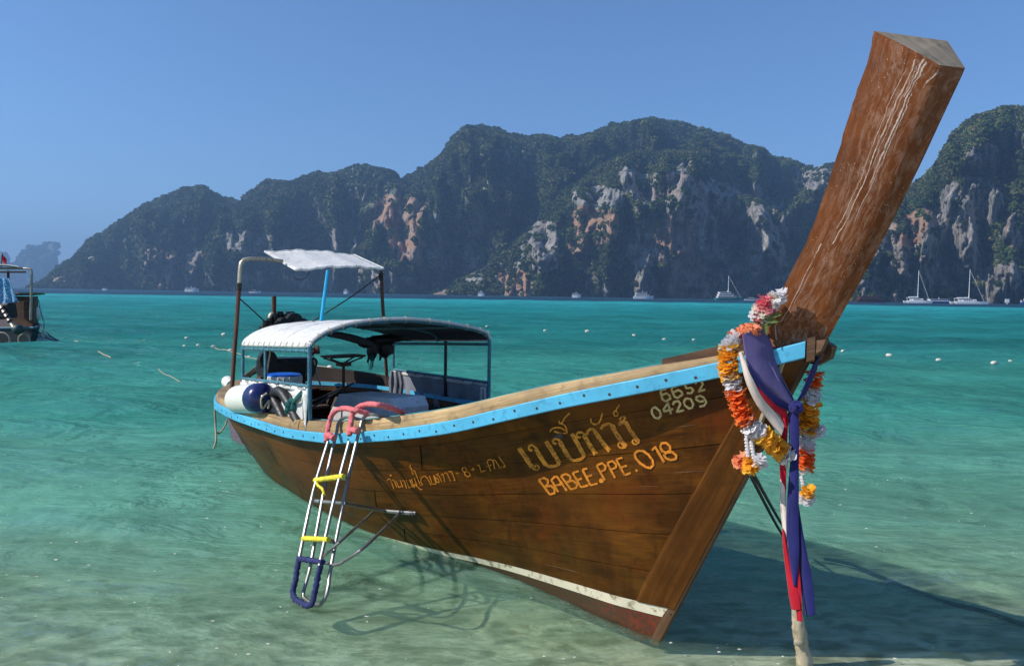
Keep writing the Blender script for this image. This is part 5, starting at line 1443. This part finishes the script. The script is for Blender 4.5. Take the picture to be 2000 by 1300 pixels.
# tails
bt = .13
drape('navy_tail', [K(1540, 800, bt), K(1541, 850, bt), K(1543, 900, bt), K(1539, 960, bt), K(1536, 1020, bt), K(1538, 1080, bt), K(1549, 1142, bt)], [K(1559, 800, bt), K(1561, 850, bt), K(1560, 900, bt), K(1560, 960, bt), K(1560, 1010, bt), K(1561, 1080, bt), K(1556, 1140, bt)], 'navysash', 3, .012, extra=.018, seed=1)
drape('navy_tail', [K(1554, 960, bt), K(1557, 1010, bt), K(1560, 1060, bt), K(1562, 1120, bt), K(1568, 1170, bt), K(1573, 1200, bt)], [K(1560, 990, bt), K(1568, 1040, bt), K(1577, 1085, bt), K(1585, 1120, bt), K(1590, 1165, bt), K(1592, 1201, bt)], 'navysash', 3, .010, extra=-.005, seed=2.6)
drape('red_tail', [K(1527, 806, bt), K(1524, 850, bt), K(1523, 900, bt), K(1525, 950, bt), K(1526, 1000, bt)], [K(1541, 806, bt), K(1538, 850, bt), K(1536, 900, bt), K(1535, 960, bt), K(1534, 1010, bt)], 'redsash', 2, .008, seed=3)
drape('white_tail', [K(1524, 935, bt), K(1525, 990, bt), K(1530, 1040, bt), K(1536, 1090, bt), K(1546, 1140, bt)], [K(1533, 950, bt), K(1536, 1000, bt), K(1541, 1050, bt), K(1546, 1100, bt), K(1550, 1145, bt)], 'whitesash', 2, .007, extra=.004, seed=4)
drape('red_tail', [K(1528, 1030, bt), K(1530, 1070, bt), K(1536, 1120, bt), K(1541, 1160, bt), K(1546, 1188, bt)], [K(1533, 1040, bt), K(1540, 1080, bt), K(1549, 1125, bt), K(1560, 1160, bt), K(1564, 1188, bt)], 'redsash', 2, .008, extra=.016, seed=5)
drape('red_tail', [K(1551, 1135, bt), K(1552, 1165, bt), K(1556, 1195, bt), K(1557, 1210, bt)], [K(1560, 1095, bt), K(1564, 1140, bt), K(1566, 1180, bt), K(1567, 1212, bt)], 'redsash', 2, .006, extra=.008, seed=6)

# driftwood stake in the shallows
bot = Pz(1570, 1292, -.06); zt_ = .50
dirn = K(1552, 1170, .12)
pts = [bot, Pz(1567, 1270, .0).lerp(bot, .5)]
def stk(px, py, d): r_ = ray(px, py); return CAMP + r_ * (d / r_.y)
dy = bot.y
pts = [stk(1571, 1300, dy), stk(1570, 1280, dy - .01), stk(1566, 1262, dy - .02), stk(1562, 1240, dy - .035), stk(1559, 1215, dy - .05), stk(1556, 1190, dy - .06), stk(1555, 1165, dy - .07), stk(1556, 1140, dy - .08)]
mb = MB(); mb.tube(catmull(pts, 4), [.047 + .003 * math.sin(k * .6) - .0007 * k for k in range(len(catmull(pts, 4)))], 11)
mb.v = [tuple(Vector(v) + Vector((random.uniform(-1, 1), random.uniform(-1, 1), 0)) * .0035) for v in mb.v]
sk = tag(obj('driftwood_stake', mb, M['driftwood'], None, loc=bot.copy()), 'short bleached driftwood stake standing in the shallows under the sash', 'stake')
mb = MB(); q = stk(1560, 1254, dy - .065); mb.ball(q, .03, 9, 6, sc=(1.1, .5, .7), jit=.25); obj('knot_hole', mb, M['driftwood'], sk)

# two mooring ropes from the stem, and the rope lying on the sand
for k, (x0_, x1_) in enumerate((((1465, 926), (1532, 1040)), ((1470, 922), (1545, 1030)))):
    a = Pb(*x0_, .03); mb = MB(); end = Pz(1546 + 6 * k, 1072 - 12 * k, -.12)
    pts = [a, a.lerp(end, .5) - Vector((0, 0, .02)), end]
    tag(obj('mooring_rope', (lambda m_: (m_.tube(catmull(pts, 6), .010, 7), m_)[1])(mb), M['darkrope'], None, loc=a.copy()), ('dark taut mooring rope below the stem, the one nearer the hull', 'dark taut mooring rope below the stem, the one nearer the sash')[k], 'rope')
pts = []
for (x, y) in [(1610, 1090), (1650, 1098), (1680, 1108), (1720, 1125), (1780, 1150), (1850, 1175), (1920, 1192), (2000, 1218), (2080, 1240)]:
    p = Pz(x, y, -.12); zz = float(seabed_z(np.array([p.x]), np.array([p.y]))[0]); p = Pz(x, y, max(zz + .02, -.3)); pts.append(p)
tag(obj('sunken_rope', (lambda m_: (m_.tube(catmull(pts, 5), .016, 6), m_)[1])(MB()), M['darkrope'], None, loc=pts[0].copy()), 'dark rope lying under the clear water right of the bow', 'rope')

# ================================================================== BUOY LINES
BUOYS = [(364, 659, 8, 0), (437, 656, 11, 0), (360, 675, 8, 0), (387, 675, 9, 0), (417, 681, 10, 1), (450, 693, 11, 1), (487, 700, 9, 1), (589, 713, 10, 1), (644, 718, 13, 1), (705, 736, 14, 1), (762, 751, 12, 1),
         (1065, 649, 9, 0), (1147, 654, 11, 0), (1238, 660, 8, 0), (1297, 668, 9, 0), (1355, 670, 9, 0), (1646, 691, 10, 0), (1736, 699, 13, 0), (1833, 707, 12, 0), (1941, 712, 15, 0), (951, 643, 7, 0), (1973, 709, 8, 0)]
bl_lab = {0: 'tiny brownish float far left of the rusty roof pole', 1: 'single white float left of the pole, above the others in the line', 2: 'tiny white float, first of the lower pair left of the pole', 3: 'small white float, second of the lower pair left of the pole',
          4: 'white float where the pale rope begins, left of the pole', 5: 'white float on the rope just left of the rusty pole', 6: 'white float on the rope just right of the rusty pole, below the canopy edge', 7: 'white float seen below the engine',
          8: 'weathered white float seen left of the pedestal seat pole', 9: 'weathered white float on the rope right of the pedestal seat', 10: 'white float touching the bunched grey curtain', 11: 'float behind the boat, first beyond the canopy going right',
          12: 'float behind the boat, second and brightest beyond the canopy', 13: 'float behind the boat, third beyond the canopy', 14: 'small float behind the raised bow plank, left one', 15: 'small float just left of the flower garland',
          16: 'white float just right of the beak under the prow', 17: 'white float, second right of the prow', 18: 'white float, third right of the prow', 19: 'largest white float far right, in a patch of foam', 20: 'tiny dark float just above the canopy corner', 21: 'faint pale float at the far right edge of the line'}
proto_b = None
bpos = {}
for k, (x, y, w, roped) in enumerate(BUOYS):
    p = Pz(x, y, .02); d = p.y; p.z = float(waves(np.array([p.x]), np.array([p.y]))[0]) + .01; size = w / FPX * d * .43
    bpos[k] = p
    lab = bl_lab[k]
    if proto_b is None:
        t = thing('float_buoy', lab, 'buoy', Vector((0, 0, 0)), 'floats on the swimming lines')
        mb = MB(); mb.tube([Vector((-1.0, 0, .1)), Vector((-.92, 0, .1)), Vector((-.6, 0, .1)), Vector((0, 0, .1)), Vector((.6, 0, .1)), Vector((.92, 0, .1)), Vector((1, 0, .1))], [.16, .38, .60, .66, .60, .38, .16], 14); obj('float_shell', mb, M['fbuoy'], t)
        mb = MB(); mb.tube([Vector((.9, 0, .1)), Vector((1.15, 0, .05)), Vector((1.3, 0, -.1))], .11, 6); obj('rope_knot', mb, M['darkrope'], t)
        proto_b = t; o = t
    else:
        o = proto_b.copy(); COL.objects.link(o)
        for ch in list(proto_b.children):
            c2 = ch.copy(); COL.objects.link(c2); c2.parent = o
        o['label'] = lab
    o.location = p; o.scale = (size, size, size); o.rotation_euler = (0, random.uniform(-.15, .15), random.uniform(-.5, .5))
def water_rope(px_list, name, label, r, mt='rope', z=.012, dash=None):
    pts = catmull([Pz(x, y, z) for x, y in px_list], 6)
    for p in pts: p.z = float(waves(np.array([p.x]), np.array([p.y]))[0]) + r * .8
    mb = MB(); mb.tube(pts, r, 6)
    return tag(obj(name, mb, M[mt], None, loc=pts[0].copy()), label, 'rope')
water_rope([(419, 683), (433, 688), (449, 694), (470, 697), (487, 701), (530, 706), (589, 714), (615, 716), (644, 719), (675, 727), (705, 738), (735, 744), (762, 753), (800, 764)], 'float_line', 'pale rope linking the floats behind the boat', .012)
water_rope([(134, 676), (143, 679), (153, 682)], 'floating_line', 'short bit of pale line floating nearest the small boat', .014)
water_rope([(192, 696), (203, 700), (217, 705)], 'floating_line', 'longest bit of pale line floating between the small boat and the pole', .014)
water_rope([(309, 723), (325, 733), (340, 741), (352, 746)], 'floating_line', 'curved bit of pale line floating left of the pole', .008)

# white flecks: foam, and sun glints put in as pale bits on the shallows
mb = MB(); r_ = random.Random(5)
for k in range(105):
    if k < 65: x, y = r_.uniform(0, 1150), r_.uniform(960, 1295) ** 1.0
    elif k < 88: x, y = r_.uniform(1500, 2000), r_.uniform(930, 1120)
    else: x, y = r_.uniform(1280, 2000), r_.uniform(1240, 1290)
    p = Pz(x, y, .0); p.z = float(waves(np.array([p.x]), np.array([p.y]))[0]) + .003; L_ = r_.uniform(.004, .016); a = r_.uniform(-.5, .5); n_f = 6
    ring = [p + Vector((math.cos(t + a) * L_ * r_.uniform(.6, 1.3), math.sin(t) * L_ * .55, r_.uniform(-.001, .001))) for t in np.linspace(0, 6.28, n_f + 1)[:-1]]
    mb.add(ring + [p + Vector((0, 0, .004))], [(i, (i + 1) % n_f, n_f) for i in range(n_f)])
kind(obj('foam_and_glint_flecks', mb, M['fwhite'] if 'fwhite' in M else M['fbuoy'], smooth=False), 'stuff')

# ================================================================== THE OTHER LONGTAIL, CUT BY THE FRAME
DB = Pz(45, 673).y
def Q(px, py, dd=0.0): return Pd(px, py, DB + dd)
ob = thing('moored_longtail_boat', 'dark longtail boat seen from its stern at the left edge, white canopy', 'boat', Pz(20, 673))
# hull: stern quarter towards us, lofted from sections going away to the left
P = []; U = []
secs = [(0, 66, 640, 40, 673), (.5, 76, 636, 58, 672), (1.2, 78, 635, 60, 672), (3.0, 70, 630, 50, 665), (5.5, 40, 622, 20, 655), (8.5, -10, 606, -14, 640)]
P = []
for dd, xr, yt, xb, yb in secs:
    top = Q(xr, yt, dd); xl_t = Q(-120 + dd * 4, yt + 2, dd); bt_ = Q(xb, yb, dd); bt_.z = -.25; bl_ = Q(-90 + dd * 4, yb, dd); bl_.z = -.25
    midp = top.lerp(bt_, .5) + Vector((.10, 0, 0)); ml = xl_t.lerp(bl_, .5) - Vector((.1, 0, 0))
    P.append([xl_t, ml, bl_, bt_, midp, top])
mb = MB(); mb.grid(P); mb.add(P[0], [(0, 1, 2, 3, 4, 5)]); obj('hull', mb, M['hulldark'] if 'hulldark' in M else M['black'], ob)
mb = MB(); mb.tube([r[5] + Vector((.03, 0, 0)) for r in P], .05, 6); mb.tube([P[0][0], P[0][5]], .045, 6); obj('rub_rail', mb, M['tealpipe'], ob)
mb = MB(); mb.grid([[r[0] - Vector((0, 0, .12)) for r in P], [r[5] - Vector((0, 0, .12)) for r in P]]); obj('deck', mb, M['deck'], ob)
# wooden box
bx0, bx1 = Q(26, 638, 1.2), Q(64, 636, 1.2); top_ = Q(28, 578, 1.2).z
for k in range(6):
    z0_ = bx0.z + (top_ - bx0.z) * k / 6; z1_ = bx0.z + (top_ - bx0.z) * (k + 1) / 6
    mb = MB(); a = Vector((bx0.x, bx0.y, (z0_ + z1_) / 2)); b_ = Vector((bx1.x, bx0.y, (z0_ + z1_) / 2)); mb.bar(a, b_, .05, (z1_ - z0_) * .985, bev=.04); obj('box_plank', mb, M['brownwood'], ob)
    e_ = Q(74, 640, 2.3); mb = MB(); mb.bar(b_ + Vector((.0, .03, 0)), Vector((e_.x, e_.y, b_.z)), .05, (z1_ - z0_) * .985, bev=.04); obj('box_plank', mb, M['brownwood'], ob)
mb = MB(); mb.poly([Q(22, 577, 1.1), Q(67, 577, 1.1), Q(76, 575, 2.3), Q(30, 574, 2.3)], Vector((0, 0, .07))); obj('box_lid', mb, M['brownwood'], ob)
mb = MB(); c0 = Vector(((bx0.x + bx1.x) / 2, bx0.y + .65, top_ + .09)); mb.ball(c0, 1, 16, 6, sc=(.36, .50, .05), jit=.1); obj('green_mat', mb, worn('green_mat_fabric', (.13, .22, .03), .9, var=.4), ob)
# canopy with posts
can = Q(25, 522, 1.0); zc = can.z
mb = MB(); P = []
for i in range(9):
    a = -1 + 2 * i / 8; P.append([Vector((Q(54 - 4 * k, 520, 1.0 + .25 * k).x - (1 + a) * .75, can.y - .3 + k * .35, zc + .10 * (1 - a * a) - .02)) for k in range(5)])
mb.grid(P, flip=True); oo = obj('canopy_roof', mb, M['canvas'], ob); solid(oo, .04, 0)
for x0_, y0_, x1_, y1_, mt in ((60, 625, 62, 536, 'palepipe'), (16, 600, 16, 528, 'rust')):
    mb = MB(); mb.tube([Q(x0_, y0_, 1.0), Q(x1_, y1_, 1.0)], .045, 8); obj('canopy_post', mb, M[mt], ob)
mb = MB(); mb.tube(catmull([Q(62, 540, 1.0), Q(62, 530, 1.0), Q(57, 525, 1.0), Q(40, 524, 1.0), Q(-20, 524, 1.0)], 4), .04, 8); obj('canopy_frame', mb, M['palepipe'], ob)
mb = MB(); mb.tube([Q(-20, 531, .6), Q(50, 531, .6)], .035, 6); obj('canopy_edge', mb, M['black'], ob)
# patterned towel and engine
P = []
for i in range(13):
    t = i / 12; a = Q(-10 + 2 * t, 543 + 62 * t, .6); b_ = Q(16 + 20 * t, 543 + 38 * t + 8 * t * t, .5)
    P.append([a.lerp(b_, k / 8) + Vector((0, .05 * math.sin(k * 1.9 + i * .3), 0)) for k in range(9)])
mb = MB(); mb.grid(P); 
mt_, nt, b = mat('blue_white_towel'); vo = nt.nodes.new('ShaderNodeTexVoronoi'); vo.inputs['Scale'].default_value = 14; lk(nt, coords(nt), vo.inputs['Vector'])
lk(nt, ramp(nt, vo.outputs['Distance'], [(.25, (.62, .72, .78)), (.45, (.10, .30, .50))]), b.inputs['Base Color']); b.inputs['Roughness'].default_value = .9
tag(solid(obj('hanging_towel', mb, mt_, None, loc=Q(10, 560, .5)), .02, 0), 'blue and white patterned towel draped on the small boat canopy frame', 'towel')
mb = MB(); mb.bar(Q(-12, 610, .2), Q(24, 606, .2), .5, .55); en2 = obj('engine', mb, M['black'], ob)
mb = MB(); mb.tube([Q(2, 598, 0), Q(10, 612, -.2), Q(28, 640, -.5)], .07, 8); obj('exhaust_pipe', mb, M['palepipe'], en2)
for k in range(4): 
    mb = MB(); p = Q(4 + 5 * k, 602 + 8 * k, -.1 - .1 * k); mb.tube([p, p + Vector((.02, 0, -.02))], .10, 8); obj('pipe_clamp', mb, M['black'], en2)
mb = MB(); mb.ball(Q(35, 643, -.5), .19, 14, 10); tag(obj('ball_fender', mb, worn('dark_green_fender', (.02, .05, .045), .5), None, loc=Q(35, 650, -.5)), 'round dark green fender hanging on the small boat stern', 'fender')
for k, (x, y, rr, mt) in enumerate(((4, 664, 15, 'palepipe'), (47, 663, 11, 'rope'))):
    c0 = Q(x, y, -.3); R0 = rr / FPX * DB
    mb = MB(); mb.tube([c0 + Vector((math.cos(a) * R0, 0, math.sin(a) * R0)) for a in np.linspace(0, 6.283, 21)[:-1]], .028, 7, closed=True); obj('boarding_hoop', mb, M[mt], ob)
mb = MB(); mb.tube([Q(-20, 671, -.2), Q(60, 671, -.2)], .05, 6); obj('stern_step', mb, M['rust'], ob)
mb = MB(); mb.tube(catmull([Q(75, 585, 1.2), Q(80, 610, 1.0), Q(86, 632, .6), Q(84, 650, .4)], 4), .018, 5); obj('hanging_line', mb, M['greenrope'], ob)
mb = MB(); mb.ball(Q(72, 612, 2.0), 1, 10, 8, sc=(.14, .2, .26)); obj('bow_fender', mb, M['whiteplastic'], ob)
for k, pl in enumerate(([(74, 632), (95, 653), (118, 668)], [(74, 648), (92, 660), (110, 665)])):
    mb = MB(); pts = [Q(*pl[0], .5), Q(*pl[1], -.2), Pz(*pl[2], -.02)]; mb.tube(catmull(pts, 5), .02, 5)
    tag(obj('stern_line', mb, M['darkrope'], None, loc=pts[0].copy()), ('upper dark line from the small boat stern down to the water', 'lower dark line from the small boat stern down to the water')[k], 'rope')
mb = MB(); a = Q(2, 521, .9); mb.tube([a, a + Vector((.06, 0, .5))], .02, 5); fl = tag(obj('small_flag', mb, M['rust'], None, loc=a.copy()), 'small red and white flag on the canopy of the left boat', 'flag')
mb = MB(); mb.grid([[a + Vector((.06 + .05 * i, .02 * math.sin(i), .45 - .13 * j - .05 * i)) for i in range(4)] for j in range(3)]); solid(obj('flag_cloth', mb, M['redsash'], fl), .01, 0)

# ================================================================== BOATS ACROSS THE BAY
M['fwhite'] = worn('white_gelcoat', (.86, .86, .86), .35, var=.06)
M['fdark'] = worn('dark_cabin_glass', (.03, .04, .05), .2)
M['fblue'] = worn('blue_hull_paint', (.03, .10, .32), .4)
M['fteal'] = worn('green_teal_hull_paint', (.03, .30, .28), .45)
M['fbrown'] = worn('dark_brown_junk_hull', (.10, .035, .025), .6)
M['fred'] = worn('dull_red_trim', (.28, .05, .04), .6)
DF = 560.0
def far_boat(name, label, px, py, wpx, hull='fwhite', decks=1, mast=0, kind_='cruiser', dist=DF, cat='boat', trim=None):
    base = Pd(px, py, dist); base.z = 0.0; m2 = dist / FPX; Lb = wpx * m2
    t = thing(name, label, cat, base)
    def X_(x, y, z): return base + Vector((x * Lb, y, z * m2))        # x in boat lengths, z in photo pixels
    B = Lb * .13
    def hullmb(yo, bw, h=4.0, sheer=1.6):
        mb = MB(); P = []
        for i in range(9):
            x = -.5 + i / 8; k = math.sin(math.pi * min(1, max(.0, (.5 - x) * 1.25 + .02))) if x > 0 else (.85 + .15 * (x + .5) * 2)
            hh = h + sheer * max(0, x) * 2; w = bw * (max(.03, k) if x > 0 else k)
            P.append([X_(x * (1.0 if x < .45 else 1.0), yo - w, hh), X_(x * .93, yo - w * .8, -.4), X_(x * .93, yo + w * .8, -.4), X_(x, yo + w, hh), X_(x, yo - w, hh)])
        mb.grid(P); mb.add(P[0][:4], [(0, 1, 2, 3)]); return mb
    if kind_ == 'catamaran':
        obj('hull', hullmb(-B * 1.1, B * .35, 4.5, 1.0), M[hull], t); obj('hull', hullmb(B * 1.1, B * .35, 4.5, 1.0), M[hull], t)
        mb = MB(); mb.bar(X_(-.36, 0, 4.6), X_(.22, 0, 4.6), B * 2.4, 1.0 * m2); obj('bridge_deck', mb, M[hull], t)
        mb = MB(); mb.bar(X_(-.28, 0, 7.0), X_(.14, 0, 7.0), B * 1.8, 4.0 * m2, bev=.3); cb = obj('cabin', mb, M[hull], t)
        for k in range(5):
            mb = MB(); mb.bar(X_(-.24 + k * .075, -B * .93, 7.2), X_(-.19 + k * .075, -B * .93, 7.2), .3, 1.6 * m2); obj('cabin_window', mb, M['fdark'], cb)
        mb = MB(); mb.bar(X_(-.40, 0, 10.6), X_(-.02, 0, 10.6), B * 1.9, .6 * m2); obj('hardtop', mb, M[hull], t)
        for x in (-.38, -.2):
            for y in (-1, 1): mb = MB(); mb.tube([X_(x, y * B * .8, 5), X_(x, y * B * .8, 10.6)], .12, 5); obj('hardtop_post', mb, M[hull], t)
    elif kind_ == 'speed':
        obj('hull', hullmb(0, B, 3.0, 1.4), M[hull], t)
        mb = MB(); mb.bar(X_(-.2, 0, 4.4), X_(.16, 0, 3.9), B * 1.3, 2.0 * m2, ends=(1, .6), bev=.3); obj('cabin', mb, M['fdark'], t)
        mb = MB(); mb.bar(X_(-.22, 0, 5.6), X_(.08, 0, 5.6), B * 1.4, .5 * m2); obj('hardtop', mb, M[hull], t)
    else:
        obj('hull', hullmb(0, B, 4.6, 2.2), M[hull], t)
        if trim: mb = MB(); mb.bar(X_(-.48, -B * .98, 4.2), X_(.3, -B * .98, 4.6), .3, .9 * m2); obj('hull_band', mb, M[trim], t)
        z = 4.8
        for d in range(decks):
            x0_, x1_ = -.42 + .03 * d, .24 - .10 * d
            mb = MB(); mb.bar(X_(x0_, 0, z + 1.2), X_(x1_, 0, z + 1.2), B * 1.5, 2.4 * m2, bev=.1); cb = obj('cabin', mb, M['fwhite' if hull != 'fbrown' else 'fbrown'], t)
            nw = max(4, int(wpx / 6))
            for k in range(nw):
                xx = x0_ + .03 + (x1_ - x0_ - .06) * (k + .15) / nw; x2 = xx + (x1_ - x0_) / nw * .6
                mb = MB(); mb.bar(X_(xx, -B * .76, z + 1.5), X_(x2, -B * .76, z + 1.5), .3, 1.3 * m2); obj('cabin_window', mb, M['fdark'], cb)
            mb = MB(); mb.bar(X_(x0_ - .02, 0, z + 3.4), X_(x1_ + .03, 0, z + 3.4), B * 1.75, .5 * m2); obj('deck_roof', mb, M['fwhite' if hull != 'fbrown' else 'fred'], t)
            z += 4.0
        mb = MB(); mb.tube([X_(-.05, 0, z - .6), X_(-.05, 0, z + 3.0)], .15, 5); obj('antenna', mb, M['fwhite' if hull != 'fbrown' else 'fbrown'], t)
    if mast:
        mb = MB(); mb.tube([X_(-.02, 0, 6), X_(-.02, 0, mast)], [.26, .16], 7); mm = obj('mast', mb, M['fwhite'], t)
        mb = MB(); mb.tube([X_(-.02, 0, mast - 1), X_(.44, 0, 5)], .10, 5); obj('forestay', mb, M['fwhite'], mm)
        mb = MB(); mb.tube([X_(-.02, 0, 12.5), X_(-.38, 0, 11.8)], .28, 6); obj('boom', mb, M['fwhite'], mm)
        mb = MB(); mb.tube([X_(-.05, -.8, mast * .62), X_(.01, .8, mast * .62)], .08, 4); obj('spreader', mb, M['fwhite'], mm)
    return t
far_boat('motor_yacht', 'small white motor yacht below the pale cliff patch on the left hill', 375, 567, 28, decks=1, dist=700)
far_boat('speedboat', 'tiny white speedboat by the left hill shore, farthest left', 205, 563, 10, kind_='speed', dist=800)
far_boat('speedboat', 'white speedboat just right of the rusty roof pole', 498, 570, 24, kind_='speed', dist=650)
far_boat('small_motor_boat', 'small white motor boat on the water below the orange cliff foot', 940, 575, 14, decks=1, dist=700)
far_boat('small_motor_boat', 'small pale boat by the shore, left of the white cruise boat', 1126, 578, 18, decks=1, hull='fwhite', dist=700)
far_boat('cruise_boat', 'white cruise boat with two decks in front of the big grey cliff', 1257, 582, 40, decks=2, dist=650)
far_boat('tour_boat', 'tour boat with dark green hull, white decks and a tall mast', 1423, 586, 54, hull='fteal', decks=3, mast=48, dist=600, trim='fbrown')
far_boat('speedboat', 'white speedboat with low wake just left of the flowers at the prow', 1470, 587, 32, kind_='speed', dist=600)
far_boat('junk_boat', 'dark reddish brown wooden junk boat just right of the prow', 1702, 588, 62, hull='fbrown', decks=2, mast=0, dist=600)
far_boat('sailing_catamaran', 'white sailing catamaran left of the blue and white ferry', 1793, 590, 50, kind_='catamaran', mast=64, dist=600)
far_boat('ferry_boat', 'white and blue ferry boat between the two catamarans', 1836, 590, 52, hull='fblue', decks=1, dist=640, trim='fwhite')
far_boat('sailing_catamaran', 'large white sailing catamaran right of the ferry boat', 1893, 593, 66, kind_='catamaran', mast=67, dist=580)
far_boat('small_motor_boat', 'small blue boat at the right edge of the picture by the shore', 2000, 590, 14, hull='fblue', dist=640)
far_boat('small_motor_boat', 'tiny pale boat below the cliffs, seen through the gap under the upper canopy', 676, 571, 10, dist=800)
t = Pd(1967, 588, 640); t.z = 0
mb = MB(); mb.bar(t + Vector((0, 0, .0)), t + Vector((0, 0, 1.8)), .5, .5); sg = tag(obj('marker_float', mb, M['fwhite'], None, loc=t.copy()), 'square white marker float close to the right shore', 'marker')
mb = MB(); mb.bar(t + Vector((-1.8, 0, 3.0)), t + Vector((1.8, 0, 3.0)), .4, 3.2); obj('marker_board', mb, M['fwhite'], sg)
